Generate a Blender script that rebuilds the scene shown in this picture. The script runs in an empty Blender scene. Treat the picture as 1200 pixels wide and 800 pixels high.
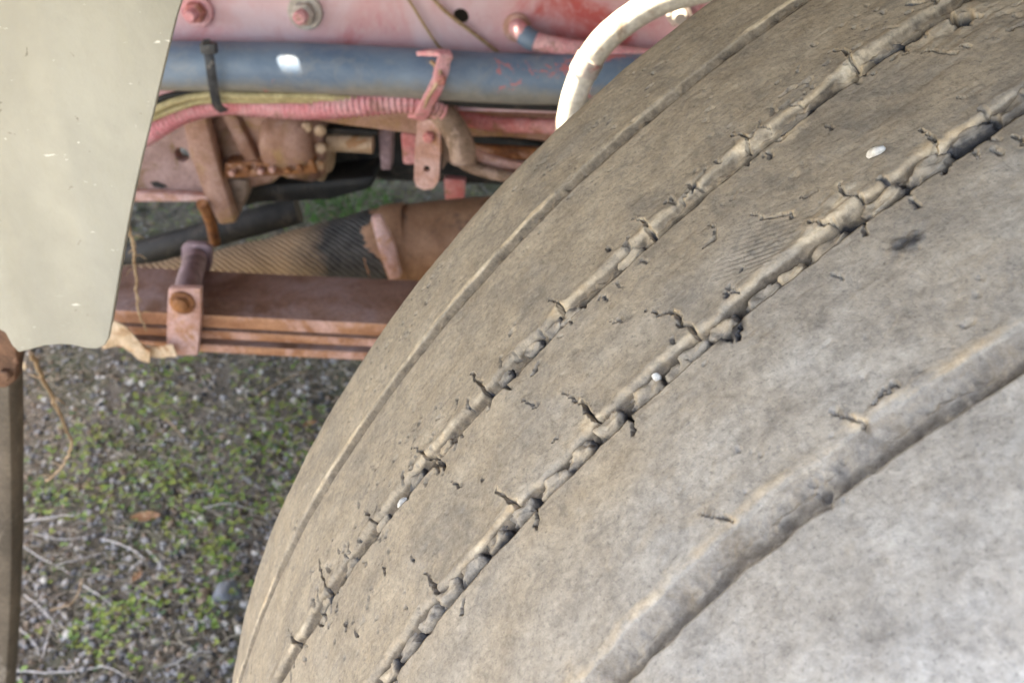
import bpy, bmesh, math, random
import numpy as np
from mathutils import Vector, Matrix
from math import sin, cos, pi, radians, degrees, sqrt, atan2

random.seed(7)
rng = np.random.default_rng(7)
S = bpy.context.scene
COL = S.collection

# ------------------------------------------------------------------ camera
CAM_H, PITCH, FPX = 0.992, 0.581, 1142.0
cam = bpy.data.cameras.new('camera')
cam_o = bpy.data.objects.new('camera', cam)
COL.objects.link(cam_o)
cam_o.location = (0, 0, CAM_H)
cam_o.rotation_euler = (pi / 2 - PITCH, 0, 0)
cam.sensor_width = 36
cam.lens = 36 * FPX / 1200
cam.clip_start, cam.clip_end = 0.01, 500
cam.dof.use_dof = True
cam.dof.focus_distance = 0.27
cam.dof.aperture_fstop = 24
S.camera = cam_o

# ------------------------------------------------------------------ light
SUN = Vector((-.33, .06, .94)).normalized()
w = bpy.data.worlds.new("World")
S.world = w
w.use_nodes = True
nt = w.node_tree
sky = nt.nodes.new('ShaderNodeTexSky')
sky.sky_type = 'NISHITA'
sky.sun_disc = False
sky.sun_elevation = math.asin(SUN.z)
sky.sun_rotation = atan2(SUN.x, SUN.y)
sky.air_density, sky.dust_density = 1.0, 2.5
nt.links.new(sky.outputs[0], nt.nodes['Background'].inputs[0])
nt.nodes['Background'].inputs[1].default_value = 0.15
sl = bpy.data.lights.new('sun', 'SUN')
sl.energy, sl.angle, sl.color = 4.0, radians(.5), (1, .95, .86)
so = bpy.data.objects.new('sun', sl)
COL.objects.link(so)
so.rotation_euler = SUN.to_track_quat('Z', 'Y').to_euler()
S.view_settings.view_transform = 'Standard'
S.view_settings.look = 'None'
S.view_settings.exposure = 3.38
S.view_settings.use_white_balance = True
S.view_settings.white_balance_temperature = 8050
S.view_settings.white_balance_tint = 12.5
S.view_settings.gamma = 1.0
S.cycles.max_bounces = 8
S.cycles.use_denoising = True

# ------------------------------------------------------------------ where the camera looks
_f = Vector((0, cos(PITCH), -sin(PITCH)))
_r = Vector((1, 0, 0))
_u = _r.cross(_f)
O = Vector((0, 0, CAM_H))
SLANT = 0.07                      # the truck stands a few degrees askew to the camera
XD = Vector((1, -SLANT, 0)).normalized()
YD = Vector((SLANT, 1, 0)).normalized()

def ray(px, py):
    return _f + _r * ((px - 600) / FPX) - _u * ((py - 400) / FPX)

def P(px, py, y):                 # point on the truck-parallel plane y
    d = ray(px, py)
    return O + d * (y / (d.y + SLANT * d.x))

def PZ(px, py, z):
    d = ray(px, py)
    return O + d * ((z - CAM_H) / d.z)

def mpp(px, py, y):               # metres per photo pixel there
    return (P(px, py, y) - O).dot(_f) / FPX

# ------------------------------------------------------------------ noise
_tabs = {}
def vnoise(x, y, seed=0):
    if seed not in _tabs:
        _tabs[seed] = np.random.default_rng(1000 + seed).random((256, 256))
    T = _tabs[seed]
    xi = np.floor(x).astype(int); yi = np.floor(y).astype(int)
    fx = x - xi; fy = y - yi
    fx = fx * fx * fx * (fx * (fx * 6 - 15) + 10); fy = fy * fy * fy * (fy * (fy * 6 - 15) + 10)
    a = T[xi & 255, yi & 255]; b = T[(xi + 1) & 255, yi & 255]
    c = T[xi & 255, (yi + 1) & 255]; d = T[(xi + 1) & 255, (yi + 1) & 255]
    return (a + (b - a) * fx + (c - a) * fy + (a - b - c + d) * fx * fy) * 2 - 1

def fbm(x, y, oct=4, seed=0, gain=.5):
    x = np.asarray(x, float); y = np.asarray(y, float)
    s = 0; amp = 1; tot = 0
    for k in range(oct):
        s = s + amp * vnoise(x * 2 ** k + 13.7 * k, y * 2 ** k + 5.1 * k, seed + k)
        tot += amp; amp *= gain
    return s / tot

def sstep(a, b, x):
    t = np.clip((x - a) / (b - a), 0, 1)
    return t * t * (3 - 2 * t)

# ------------------------------------------------------------------ object helpers
def tag(o, label=None, cat=None, group=None, kind=None):
    if label: o['label'] = label
    if cat: o['category'] = cat
    if group: o['group'] = group
    if kind: o['kind'] = kind
    return o

def thing(name, loc, label, cat, group=None):
    o = bpy.data.objects.new(name, None)
    o.empty_display_size = .03
    COL.objects.link(o)
    o.location = loc
    return tag(o, label, cat, group)

def world_of(o):
    m = Matrix.Translation(o.location) @ o.rotation_euler.to_matrix().to_4x4()
    return (world_of(o.parent) @ o.matrix_parent_inverse @ m) if o.parent else m

def link(name, me, mat, parent=None, smooth=True):
    if mat is not None:
        for m_ in (mat if isinstance(mat, (list, tuple)) else [mat]):
            me.materials.append(m_)
    if smooth:
        me.polygons.foreach_set('use_smooth', [True] * len(me.polygons))
    o = bpy.data.objects.new(name, me)
    COL.objects.link(o)
    if parent is not None:
        o.parent = parent
        o.matrix_parent_inverse = world_of(parent).inverted()
    elif len(me.vertices):        # a thing that is one mesh: origin at its base
        n = len(me.vertices)
        co = np.empty(n * 3); me.vertices.foreach_get('co', co); co = co.reshape(-1, 3)
        c = np.array([(co[:, 0].min() + co[:, 0].max()) / 2, (co[:, 1].min() + co[:, 1].max()) / 2, co[:, 2].min()])
        me.vertices.foreach_set('co', (co - c).ravel())
        o.location = c
    return o

def from_bm(name, bm, mat, parent=None, smooth=True, angle=35):
    bmesh.ops.recalc_face_normals(bm, faces=bm.faces)
    me = bpy.data.meshes.new(name)
    bm.to_mesh(me); bm.free()
    o = link(name, me, mat, parent, smooth)
    if smooth and angle < 180:
        me.set_sharp_from_angle(angle=radians(angle))
    return o

def grid_mesh(name, V, closed=False):
    """V: rows x cols x 3"""
    r, c, _ = V.shape
    i = np.arange(r * c).reshape(r, c)
    if closed:
        i = np.concatenate([i, i[:1]], 0)
    q = np.stack([i[:-1, :-1], i[1:, :-1], i[1:, 1:], i[:-1, 1:]], -1).reshape(-1, 4)
    return np_mesh(name, V.reshape(-1, 3), q)

def np_mesh(name, verts, faces, mi=None):
    me = bpy.data.meshes.new(name)
    n, k = faces.shape
    me.vertices.add(len(verts)); me.vertices.foreach_set('co', np.ascontiguousarray(verts, np.float32).ravel())
    me.loops.add(n * k); me.loops.foreach_set('vertex_index', np.ascontiguousarray(faces, np.int32).ravel())
    me.polygons.add(n); me.polygons.foreach_set('loop_start', np.arange(0, n * k, k, dtype=np.int32))
    if mi is not None:
        me.polygons.foreach_set('material_index', mi.astype(np.int32))
    me.update(calc_edges=True)
    me.validate()
    return me

def smooth_path(pts, n=8):
    pts = [Vector(p) for p in pts]
    if len(pts) < 3:
        return [pts[0].lerp(pts[-1], k / n) for k in range(n + 1)]
    ext = [pts[0] * 2 - pts[1]] + pts + [pts[-1] * 2 - pts[-2]]
    out = []
    for i in range(1, len(ext) - 2):
        a, b, c, d = ext[i - 1:i + 3]
        for k in range(n):
            t = k / n
            out.append(.5 * ((2 * b) + (c - a) * t + (2 * a - 5 * b + 4 * c - d) * t * t + (3 * b - a - 3 * c + d) * t ** 3))
    out.append(pts[-1])
    return out

def tube_bm(path, rad, seg=16, bm=None, caps=True, rings=0, ring_amp=0, flat=None):
    """sweep; rad is a number or a function of 0..1; rings makes a corrugation; flat=(w,h) sweeps a rectangle-ish section"""
    bm = bm or bmesh.new()
    n = len(path)
    t0 = (path[1] - path[0]).normalized()
    nrm = t0.cross(Vector((0, 0, 1)))
    if nrm.length < .05: nrm = t0.cross(Vector((1, 0, 0)))
    nrm.normalize()
    prev = None
    first = None
    for i, p in enumerate(path):
        t = (path[min(i + 1, n - 1)] - path[max(i - 1, 0)])
        if t.length < 1e-9: t = t0.copy()
        t.normalize()
        nrm = (nrm - t * nrm.dot(t)).normalized()
        b = t.cross(nrm)
        s = i / (n - 1)
        R_ = rad(s) if callable(rad) else rad
        if rings: R_ += ring_amp * (1 if i % 3 == 1 else (-.6 if i % 3 == 0 else -.2))
        ring = []
        for k in range(seg):
            a = 2 * pi * k / seg
            ca, sa = cos(a), sin(a)
            if flat:
                ca = flat[0] * math.copysign(abs(ca) ** .35, ca); sa = flat[1] * math.copysign(abs(sa) ** .35, sa)
            ring.append(bm.verts.new(p + (nrm * ca + b * sa) * R_))
        if prev:
            for k in range(seg):
                bm.faces.new((prev[k], prev[(k + 1) % seg], ring[(k + 1) % seg], ring[k]))
        else: first = ring
        prev = ring
    if caps:
        bm.faces.new(first[::-1]); bm.faces.new(prev)
    return bm

def resample(path, step):
    out = [path[0]]; acc = 0
    for a, b in zip(path[:-1], path[1:]):
        L = (b - a).length
        if L < 1e-9: continue
        d = step - acc
        while d <= L:
            out.append(a.lerp(b, d / L)); d += step
        acc = L - (d - step)
    return out

def prism_bm(front, depth, bevel=0, bm=None, holes=()):
    """front: 3D outline; depth: vector; optional round holes (centre, radius, u, v)"""
    own = bmesh.new()
    def loop(pts):
        vs = [own.verts.new(p) for p in pts]
        return [own.edges.new((vs[i], vs[(i + 1) % len(vs)])) for i in range(len(vs))]
    es = loop(front)
    for c, r, a, b in holes:
        es += loop([c + a * r * cos(2 * pi * k / 20) + b * r * sin(2 * pi * k / 20) for k in range(20)])
    if holes:
        bmesh.ops.triangle_fill(own, edges=es, use_beauty=True)
    else:
        own.faces.new([e.verts[0] for e in es] if False else own.verts[:])
    faces = own.faces[:]
    r = bmesh.ops.extrude_face_region(own, geom=faces)
    bmesh.ops.translate(own, verts=[g for g in r['geom'] if isinstance(g, bmesh.types.BMVert)], vec=depth)
    bmesh.ops.recalc_face_normals(own, faces=own.faces)
    if bevel:
        ed = [e for e in own.edges if len(e.link_faces) == 2 and e.calc_face_angle(0) > .6]
        bmesh.ops.bevel(own, geom=ed, offset=bevel, segments=2, affect='EDGES', profile=.5)
    if bm is None: return own
    me = bpy.data.meshes.new('tmp'); own.to_mesh(me); own.free(); bm.from_mesh(me); bpy.data.meshes.remove(me)
    return bm

def lathe_bm(c, axis, prof, seg=24, bm=None, rot=0):
    """prof: list of (along axis, radius)"""
    bm = bm or bmesh.new()
    axis = Vector(axis).normalized()
    a = axis.orthogonal().normalized(); b = axis.cross(a)
    prev = None
    for h, r in prof:
        ring = [bm.verts.new(Vector(c) + axis * h + (a * cos(rot + 2 * pi * k / seg) + b * sin(rot + 2 * pi * k / seg)) * max(r, 1e-5)) for k in range(seg)]
        if prev:
            for k in range(seg):
                bm.faces.new((prev[k], prev[(k + 1) % seg], ring[(k + 1) % seg], ring[k]))
        else: bm.faces.new(ring[::-1])
        prev = ring
    bm.faces.new(prev)
    return bm

def rough_up(bm, amp, scale, seed=0, cuts=0):
    if cuts:
        bmesh.ops.subdivide_edges(bm, edges=bm.edges[:], cuts=cuts, use_grid_fill=True)
    bm.normal_update()
    co = np.array([v.co[:] for v in bm.verts])
    n = fbm(co[:, 0] * scale + co[:, 2] * .7 * scale, co[:, 1] * scale + co[:, 2] * scale, 3, seed)
    for v, k in zip(bm.verts, n):
        v.co += v.normal * (amp * float(k))
    return bm

# ------------------------------------------------------------------ materials
class N:
    def __init__(s, name):
        s.m = bpy.data.materials.new(name); s.m.use_nodes = True
        s.t = s.m.node_tree; s.b = s.t.nodes['Principled BSDF']
        s.tc = s.t.nodes.new('ShaderNodeTexCoord')
        s.co = s.tc.outputs['Object']
    def node(s, typ, **kw):
        n = s.t.nodes.new(typ)
        for k, v in kw.items():
            if k in n.inputs.keys():
                if isinstance(v, bpy.types.NodeSocket): s.t.links.new(v, n.inputs[k])
                else: n.inputs[k].default_value = v
            else: setattr(n, k, v)
        return n
    def noise(s, scale, detail=6, rough=.6, dist=0, stretch=None, off=(0, 0, 0)):
        co = s.co
        mp = s.node('ShaderNodeMapping', Vector=co, Location=off)
        if stretch: mp.inputs['Scale'].default_value = stretch
        return s.node('ShaderNodeTexNoise', Vector=mp.outputs[0], Scale=scale, Detail=detail, Roughness=rough, Distortion=dist).outputs[0]
    def ramp(s, fac, stops):
        n = s.node('ShaderNodeValToRGB', Fac=fac)
        e = n.color_ramp.elements
        while len(e) < len(stops): e.new(.5)
        for k, (p, c) in enumerate(stops):
            e[k].position = p; e[k].color = (c, c, c, 1) if not hasattr(c, '__len__') else (*c, 1)
        return n.outputs[0]
    def mix(s, fac, a, b, mode='MIX'):
        n = s.node('ShaderNodeMix', data_type='RGBA', blend_type=mode)
        for sock, v in ((n.inputs[0], fac), (n.inputs[6], a), (n.inputs[7], b)):
            if isinstance(v, bpy.types.NodeSocket): s.t.links.new(v, sock)
            elif hasattr(v, '__len__'): sock.default_value = (*v, 1)
            else: sock.default_value = v
        return n.outputs[2]
    def math(s, op, a, b=0):
        n = s.node('ShaderNodeMath', operation=op)
        for sock, v in zip(n.inputs, (a, b)):
            if isinstance(v, bpy.types.NodeSocket): s.t.links.new(v, sock)
            else: sock.default_value = v
        return n.outputs[0]
    def attr(s, name):
        return s.node('ShaderNodeAttribute', attribute_name=name).outputs['Fac']
    def done(s, color, rough=.7, bump=None, dist=.001, strength=1, metal=0, spec=.5):
        for k, v in (('Base Color', color), ('Roughness', rough), ('Metallic', metal), ('Specular IOR Level', spec)):
            if isinstance(v, bpy.types.NodeSocket): s.t.links.new(v, s.b.inputs[k])
            else: s.b.inputs[k].default_value = (*v, 1) if hasattr(v, '__len__') else v
        if bump is not None:
            bn = s.node('ShaderNodeBump', Height=bump, Distance=dist, Strength=strength)
            s.t.links.new(bn.outputs[0], s.b.inputs['Normal'])
        return s.m

def weathered(name, c1, c2, c3=None, scale=30, edge=(.4, .62), patch=18, pedge=(.55, .62), rough=.65, dist=.0008, bscale=220, spec=.35, stretch=None, fine=.25):
    n = N(name)
    base = n.ramp(n.noise(scale, 8, .65, .3, stretch), [(edge[0], c1), (edge[1], c2)])
    if c3:
        base = n.mix(n.ramp(n.noise(patch, 9, .7, .6, off=(3, 1, 2)), [(pedge[0], 0), (pedge[1], 1)]), base, c3)
    sp = n.ramp(n.noise(bscale * 1.7, 4, .7), [(.3, 1 - fine), (.7, 1 + fine)])
    base = n.mix(1, base, sp, 'MULTIPLY')
    return n.done(base, rough, n.noise(bscale, 6, .7), dist, .8, spec=spec)

def tyre_mat():
    n = N('worn_dusty_rubber')
    big = n.noise(14, 6, .6, .4)
    mid = n.noise(70, 8, .7, .3, off=(1, 5, 2))
    fin = n.noise(520, 5, .75)
    strk = n.noise(60, 6, .7, .2, (1, 1, 1))
    grey = n.ramp(mid, [(.3, (.235, .22, .20)), (.7, (.365, .344, .312))])
    tan = n.ramp(mid, [(.3, (.235, .188, .135)), (.7, (.35, .29, .215))])
    sandy = n.math('ADD', n.attr('sandy'), n.math('MULTIPLY', n.math('SUBTRACT', big, .5), 1.6))
    c = n.mix(n.ramp(sandy, [(.15, 0), (.85, 1)]), grey, tan)
    c = n.mix(n.ramp(n.noise(36, 7, .7, .5, off=(7, 2, 9)), [(.47, 0), (.68, .55)]), c, (.135, .12, .104))
    c = n.mix(n.ramp(n.noise(120, 8, .75, .6, off=(1, 2, 7)), [(.50, 0), (.66, .5)]), c, (.115, .102, .09))
    c = n.mix(n.ramp(n.noise(55, 8, .75, .8, off=(4, 12, 3)), [(.55, 0), (.70, .45)]), c, (.30, .235, .16))
    white = n.math('MULTIPLY', n.ramp(n.noise(90, 4, .6, .3, off=(7, 7, 7)), [(.40, 0), (.78, .6)]), n.ramp(n.attr('sandy'), [(.10, 1), (.55, .10)]))
    c = n.mix(white, c, (.46, .45, .425))
    c = n.mix(n.ramp(n.noise(30, 6, .7, .5, off=(2, 8, 1)), [(.56, 0), (.75, .3)]), c, (.40, .36, .31))
    c = n.mix(n.ramp(n.noise(900, 3, .6), [(.30, .62), (.44, 1)]), (.06, .056, .05), c)
    bare_shade = n.attr('bare_shade')
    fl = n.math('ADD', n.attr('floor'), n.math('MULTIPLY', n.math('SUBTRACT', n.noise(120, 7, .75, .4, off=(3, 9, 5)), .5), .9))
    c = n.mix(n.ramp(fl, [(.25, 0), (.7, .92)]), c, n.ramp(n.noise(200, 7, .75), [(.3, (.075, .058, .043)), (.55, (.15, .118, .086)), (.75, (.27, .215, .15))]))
    d = n.math('ADD', n.attr('dust'), n.math('MULTIPLY', n.math('SUBTRACT', n.noise(160, 6, .7), .5), .8))
    c = n.mix(n.ramp(d, [(.2, 0), (.75, .92)]), c, n.ramp(n.noise(110, 6, .7, off=(4, 4, 4)), [(.3, (.36, .26, .155)), (.7, (.58, .495, .375))]))
    bf = n.ramp(n.math('ADD', bare_shade, n.math('MULTIPLY', n.math('SUBTRACT', n.noise(240, 6, .7, off=(9, 9, 1)), .5), .9)), [(.3, 0), (.7, .93)])
    c = n.mix(bf, c, n.ramp(mid, [(.3, (.022, .022, .025)), (.7, (.062, .064, .072))]))
    c = n.mix(1, c, n.ramp(fin, [(.3, .74), (.7, 1.22)]), 'MULTIPLY')
    rg = n.mix(bf, (.82, .82, .82), (.45, .45, .45))
    h = n.math('ADD', n.math('MULTIPLY', fin, .45), n.math('MULTIPLY', n.noise(150, 8, .75, .4), 1.0))
    return n.done(c, rg, h, .0008, .75, spec=.3)

M = {}
M['rubber'] = tyre_mat()
M['cream'] = None
def cream():
    n = N('dirty_cream_panel_paint')
    c = n.ramp(n.noise(9, 6, .6, .2, (1.6, 1, .6)), [(.3, (.30, .285, .24)), (.7, (.41, .39, .325))])
    c = n.mix(n.ramp(n.noise(30, 8, .7, .2, (4, 1, .8)), [(.5, 0), (.8, .35)]), c, (.36, .34, .25))
    c = n.mix(n.ramp(n.noise(120, 3, .6, 1.2, (1, 1, .8)), [(.70, 0), (.74, .7)]), c, (.12, .10, .075))
    c = n.mix(n.ramp(n.noise(210, 3, .6, 1, off=(5, 2, 2), stretch=(.45, 1, 1.6)), [(.70, 0), (.74, .8)]), c, (.86, .83, .74))
    c = n.mix(n.ramp(n.noise(7, 7, .7, .5, off=(2, 4, 6)), [(.42, 0), (.72, .7)]), c, (.235, .225, .185))
    return n.done(c, .55, n.noise(420, 5, .7), .0004, .6, spec=.35)
M['cream'] = cream()
def frame_paint():
    n = N('chalky_red_frame_paint')
    c = n.ramp(n.noise(7, 5, .6, .8, (1.5, 1, .8), (5.3, 0, 1.7)), [(.36, (.50, .10, .095)), (.43, (.60, .33, .35)), (.60, (.63, .46, .50))])
    c = n.mix(n.ramp(n.noise(60, 9, .75, .8, (1, 1, .7), (1, 2, 3)), [(.56, 0), (.70, .6)]), c, (.50, .24, .26))
    c = n.mix(n.ramp(n.noise(90, 8, .75, .4), [(.5, 0), (.75, .6)]), c, (.68, .53, .56))
    c = n.mix(n.ramp(n.noise(38, 9, .8, .6, (1, 1, .5), (8, 1, 3)), [(.65, 0), (.71, .7)]), c, (.28, .12, .08))
    return n.done(c, .6, n.noise(300, 6, .7), .0005, .8, spec=.35)
M['frame'] = frame_paint()
M['redpaint'] = weathered('red_oxide_overspray', (.46, .13, .12), (.56, .27, .26), (.30, .13, .08), 40, patch=50)
M['pinkplastic'] = weathered('pink_oversprayed_plastic', (.62, .24, .27), (.68, .40, .42), (.40, .22, .2), 40, patch=60, rough=.55)
def hose_mat():
    n = N('faded_blue_grey_hose_rubber')
    c = n.ramp(n.noise(24, 7, .65, .3, (.7, 1, 1)), [(.35, (.085, .14, .225)), (.68, (.18, .245, .325))])
    c = n.mix(n.ramp(n.noise(40, 8, .7, .4, off=(2, 7, 4)), [(.52, 0), (.75, .6)]), c, (.30, .30, .29))
    sep = n.node('ShaderNodeSeparateXYZ', Vector=n.co)
    mud = n.math('ADD', n.math('MULTIPLY', n.math('SUBTRACT', .028, sep.outputs[2]), 45), n.math('MULTIPLY', n.math('SUBTRACT', n.noise(30, 8, .7), .5), 1.4))  # grey-brown blend, stronger towards the hose bottom
    c = n.mix(n.ramp(mud, [(.1, 0), (.7, .85)]), c, n.ramp(n.noise(80, 6, .7), [(.3, (.17, .16, .14)), (.7, (.30, .28, .24))]))
    east = n.math('MULTIPLY', n.math('SUBTRACT', sep.outputs[0], .135), 14)
    red = n.math('ADD', n.noise(17, 8, .75, .5, off=(11.3, 4.1, 7.7)), n.math('MULTIPLY', n.math('MINIMUM', n.math('MAXIMUM', east, -.6), 1), .075))
    c = n.mix(n.ramp(red, [(.625, 0), (.64, 1)]), c, (.46, .17, .18))
    return n.done(c, .5, n.noise(260, 6, .7), .0004, .7, spec=.4)
M['bluehose'] = hose_mat()
M['spring'] = weathered('rusty_spring_steel', (.165, .08, .048), (.27, .155, .115), (.31, .215, .20), 22, patch=14, pedge=(.48, .66), rough=.5, dist=.0012, bscale=150, spec=.5)
M['springedge'] = weathered('orange_rust_spring_edge', (.28, .12, .06), (.40, .20, .11), (.50, .30, .25), 45, patch=20, pedge=(.48, .60), stretch=(.4, 1, 2))
M['rust'] = weathered('brown_orange_rust', (.15, .055, .025), (.34, .14, .05), (.42, .24, .17), 60, patch=40, dist=.0015)
M['clip'] = weathered('pink_grey_clip_steel', (.42, .22, .17), (.56, .36, .33), (.40, .19, .08), 60, patch=60, pedge=(.54, .66))
M['dull'] = weathered('dull_mauve_steel', (.16, .10, .10), (.27, .18, .19), (.38, .26, .28), 40, patch=40)
M['cast'] = weathered('oversprayed_gearbox_casting', (.25, .125, .08), (.38, .225, .18), (.27, .16, .06), 26, patch=20, pedge=(.5, .66), dist=.0015)
M['casttan'] = weathered('dusty_tan_casting', (.36, .235, .145), (.52, .37, .26), (.30, .15, .07), 40, patch=34, dist=.0012)
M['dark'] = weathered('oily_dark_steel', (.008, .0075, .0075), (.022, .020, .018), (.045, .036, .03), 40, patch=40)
M['black'] = weathered('black_plastic_strap', (.03, .033, .04), (.075, .08, .09), (.16, .15, .14), 60, patch=70, rough=.5)
M['yellow'] = weathered('dusty_yellow_wire_sheath', (.28, .235, .12), (.44, .37, .21), (.30, .24, .15), 60, patch=50)
M['grime'] = weathered('grimy_brown_rubber', (.17, .11, .075), (.30, .20, .15), (.36, .25, .2), 40, patch=34)
M['exhaust'] = weathered('heat_browned_pipe', (.22, .11, .06), (.36, .20, .12), (.12, .07, .05), 16, patch=14, dist=.0008)
M['white'] = weathered('dirty_white_hose', (.62, .57, .48), (.74, .71, .64), (.30, .19, .12), 50, patch=36, pedge=(.60, .72), rough=.5)
M['zinc'] = weathered('grey_zinc_steel', (.40, .36, .33), (.56, .50, .46), (.50, .24, .22), 90, patch=60, rough=.5)
M['flap'] = weathered('muddy_rubber_flap', (.075, .058, .042), (.14, .108, .078), (.19, .155, .12), 18, patch=16, dist=.001)
M['cabunder'] = weathered('dirty_cab_underside', (.06, .05, .045), (.11, .095, .08), None, 12)
M['cabpaint'] = weathered('cab_side_paint', (.55, .52, .42), (.62, .6, .5), None, 8)
M['bark'] = weathered('dry_vine_bark', (.28, .17, .09), (.46, .33, .2), None, 160, bscale=600)
M['paletwig'] = weathered('bleached_dry_twig', (.28, .25, .23), (.46, .43, .40), None, 200, bscale=600)
M['pebble'] = weathered('pale_pebble', (.26, .245, .215), (.44, .41, .36), None, 90, bscale=500)
M['whitestone'] = weathered('white_chalk_chip', (.52, .50, .46), (.68, .66, .62), None, 200, bscale=700)
M['darkstone'] = weathered('dark_grey_stone', (.06, .065, .075), (.16, .17, .19), (.25, .25, .26), 60, patch=40, bscale=400, dist=.002)
M['deadleaf'] = weathered('brown_dead_leaf', (.16, .075, .035), (.30, .16, .08), (.36, .24, .14), 60, patch=60)
M['tanstrip'] = weathered('peeling_tan_strip', (.52, .36, .22), (.68, .52, .37), (.36, .18, .08), 40, patch=30)
M['g1'] = weathered('gravel_grey', (.13, .125, .125), (.26, .25, .245), None, 120, bscale=500)
M['g2'] = weathered('gravel_dark', (.035, .034, .036), (.09, .088, .09), None, 120, bscale=500)
M['g3'] = weathered('gravel_pale', (.25, .235, .22), (.42, .40, .37), None, 120, bscale=500)
M['g4'] = weathered('gravel_brown', (.13, .09, .062), (.25, .185, .13), None, 120, bscale=500)
M['leafa'] = weathered('clover_green', (.085, .155, .022), (.17, .26, .048), None, 90, rough=.5)
M['leafb'] = weathered('moss_yellow_green', (.13, .16, .022), (.23, .255, .055), None, 90)
M['leafc'] = weathered('weed_dark_green', (.025, .07, .02), (.06, .12, .035), None, 90, rough=.5)
M['weed'] = weathered('soft_weed_green', (.035, .085, .022), (.075, .15, .04), None, 40)
M['straw'] = weathered('grey_straw', (.22, .18, .13), (.40, .34, .26), None, 90)
M['concrete'] = weathered('grey_concrete_strip', (.22, .22, .22), (.32, .32, .31), None, 20)
def ground_mat():
    n = N('damp_gravelly_soil')
    c = n.ramp(n.noise(60, 9, .75, .2), [(.3, (.055, .045, .034)), (.55, (.16, .135, .105)), (.75, (.31, .27, .22))])
    c = n.mix(n.ramp(n.noise(5, 8, .7, .4), [(.45, 0), (.62, .55)]), c, (.05, .075, .02))
    c = n.mix(n.ramp(n.noise(14, 6, .7, .4, off=(4, 4, 4)), [(.5, 0), (.7, .6)]), c, (.10, .075, .055))
    return n.done(c, .95, n.noise(160, 8, .75), .006, 1)
M['ground'] = ground_mat()
def weave_mat():
    n = N('woven_heat_wrap')
    wv = n.node('ShaderNodeTexWave', Vector=n.co, Scale=70, Distortion=3.0, Detail=3.0, wave_type='BANDS', bands_direction='DIAGONAL')
    soot = n.math('ADD', n.attr('soot'), n.math('MULTIPLY', n.math('SUBTRACT', n.noise(22, 6, .7), .5), .7))
    c = n.ramp(wv.outputs['Fac'], [(.2, (.20, .13, .08)), (.8, (.40, .28, .17))])
    c2 = n.ramp(n.noise(60, 6, .7), [(.3, (.022, .022, .022)), (.7, (.075, .072, .068))])
    c = n.mix(n.ramp(soot, [(.3, 0), (.7, 1)]), c, c2)
    return n.done(c, .9, wv.outputs['Fac'], .002, .8)
M['wrap'] = weave_mat()

# ------------------------------------------------------------------ setting: ground
Z0 = 0.012
def gz(x, y):
    return Z0 + .010 * fbm(np.asarray(x) * 5, np.asarray(y) * 5, 3, 50) + .006 * fbm(np.asarray(x) * 40, np.asarray(y) * 40, 3, 60)

def axis_breaks(lo, hi, step):
    a = np.arange(lo, hi, step)
    far = np.array([.05, .15, .4, 1, 2.5, 6, 15, 40, 120])
    return np.concatenate([lo - far[::-1], a, hi + far])
gx, gy = axis_breaks(-1.1, .5, .008), axis_breaks(.6, 2.4, .008)
X, Y = np.meshgrid(gx, gy, indexing='ij')
near = (X > -1.3) & (X < .7) & (Y > .4) & (Y < 2.8)
Zg = np.where(near, gz(X, Y), Z0)
me = grid_mesh('ground', np.stack([X, Y, Zg], -1)[:, ::-1])
go = link('ground', me, M['ground'])
tag(go, 'dark damp gravelly soil under the truck', None, kind='structure')

# ------------------------------------------------------------------ truck cab underside (above the picture: shades the wheel)
ZS = 1.10
def sun_hit(p):
    t = (ZS - p.z) / SUN.z
    return p + SUN * t
holes = []  # openings added along the sun's path so flecks land on chosen spots
def hole_for(pts, pad):
    h = [sun_hit(p) for p in pts]
    holes.append((min(p.x for p in h) - pad, max(p.x for p in h) + pad, min(p.y for p in h) - pad, max(p.y for p in h) + pad))
WH = [(664, 190), (666, 150), (668, 135), (674, 110), (686, 80), (704, 52), (730, 28), (765, 6), (805, -8), (860, -20), (930, -28)]
YH = .64
hole_for([P(a, b, YH) for a, b in WH[2:8]], .012)
hole_for([P(795, 15, .875), P(790, 8, .86)], .010)
for _px, _py, _h in ((326, 71, .0022), (332, 73.5, .0032), (338, 75.5, .0034), (344, 77.5, .0032), (350, 80, .0022)):
    hole_for([P(_px, _py, .8255)], _h)
hole_for([P(562, 152, .87)], .001)
hole_for([P(600, 133, .85)], .0015)
hole_for([P(641, 145, .85)], .0015)
def slab_with_holes(x0, x1, y0, y1, z, t):
    xs = sorted({x0, x1, *[v for h in holes for v in h[:2]]}); ys = sorted({y0, y1, *[v for h in holes for v in h[2:]]})
    bm = bmesh.new()
    vt = {}
    def V(i, j):
        if (i, j) not in vt: vt[i, j] = bm.verts.new((xs[i], ys[j], z))
        return vt[i, j]
    for i in range(len(xs) - 1):
        for j in range(len(ys) - 1):
            cx, cy = (xs[i] + xs[i + 1]) / 2, (ys[j] + ys[j + 1]) / 2
            if any(h[0] < cx < h[1] and h[2] < cy < h[3] for h in holes): continue
            bm.faces.new((V(i, j), V(i + 1, j), V(i + 1, j + 1), V(i, j + 1)))
    r = bmesh.ops.extrude_face_region(bm, geom=bm.faces[:])
    bmesh.ops.translate(bm, verts=[g for g in r['geom'] if isinstance(g, bmesh.types.BMVert)], vec=(0, 0, t))
    return bm
SLAB_Y0 = .0
cab = thing('truck_cab', (.3, 1.3, ZS), 'cream truck cab standing over the wheel and frame', 'truck cab')
from_bm('cab_floor', slab_with_holes(-1.25, 2.6, SLAB_Y0, 2.55, ZS, .003), M['cabunder'], cab, False)
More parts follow.
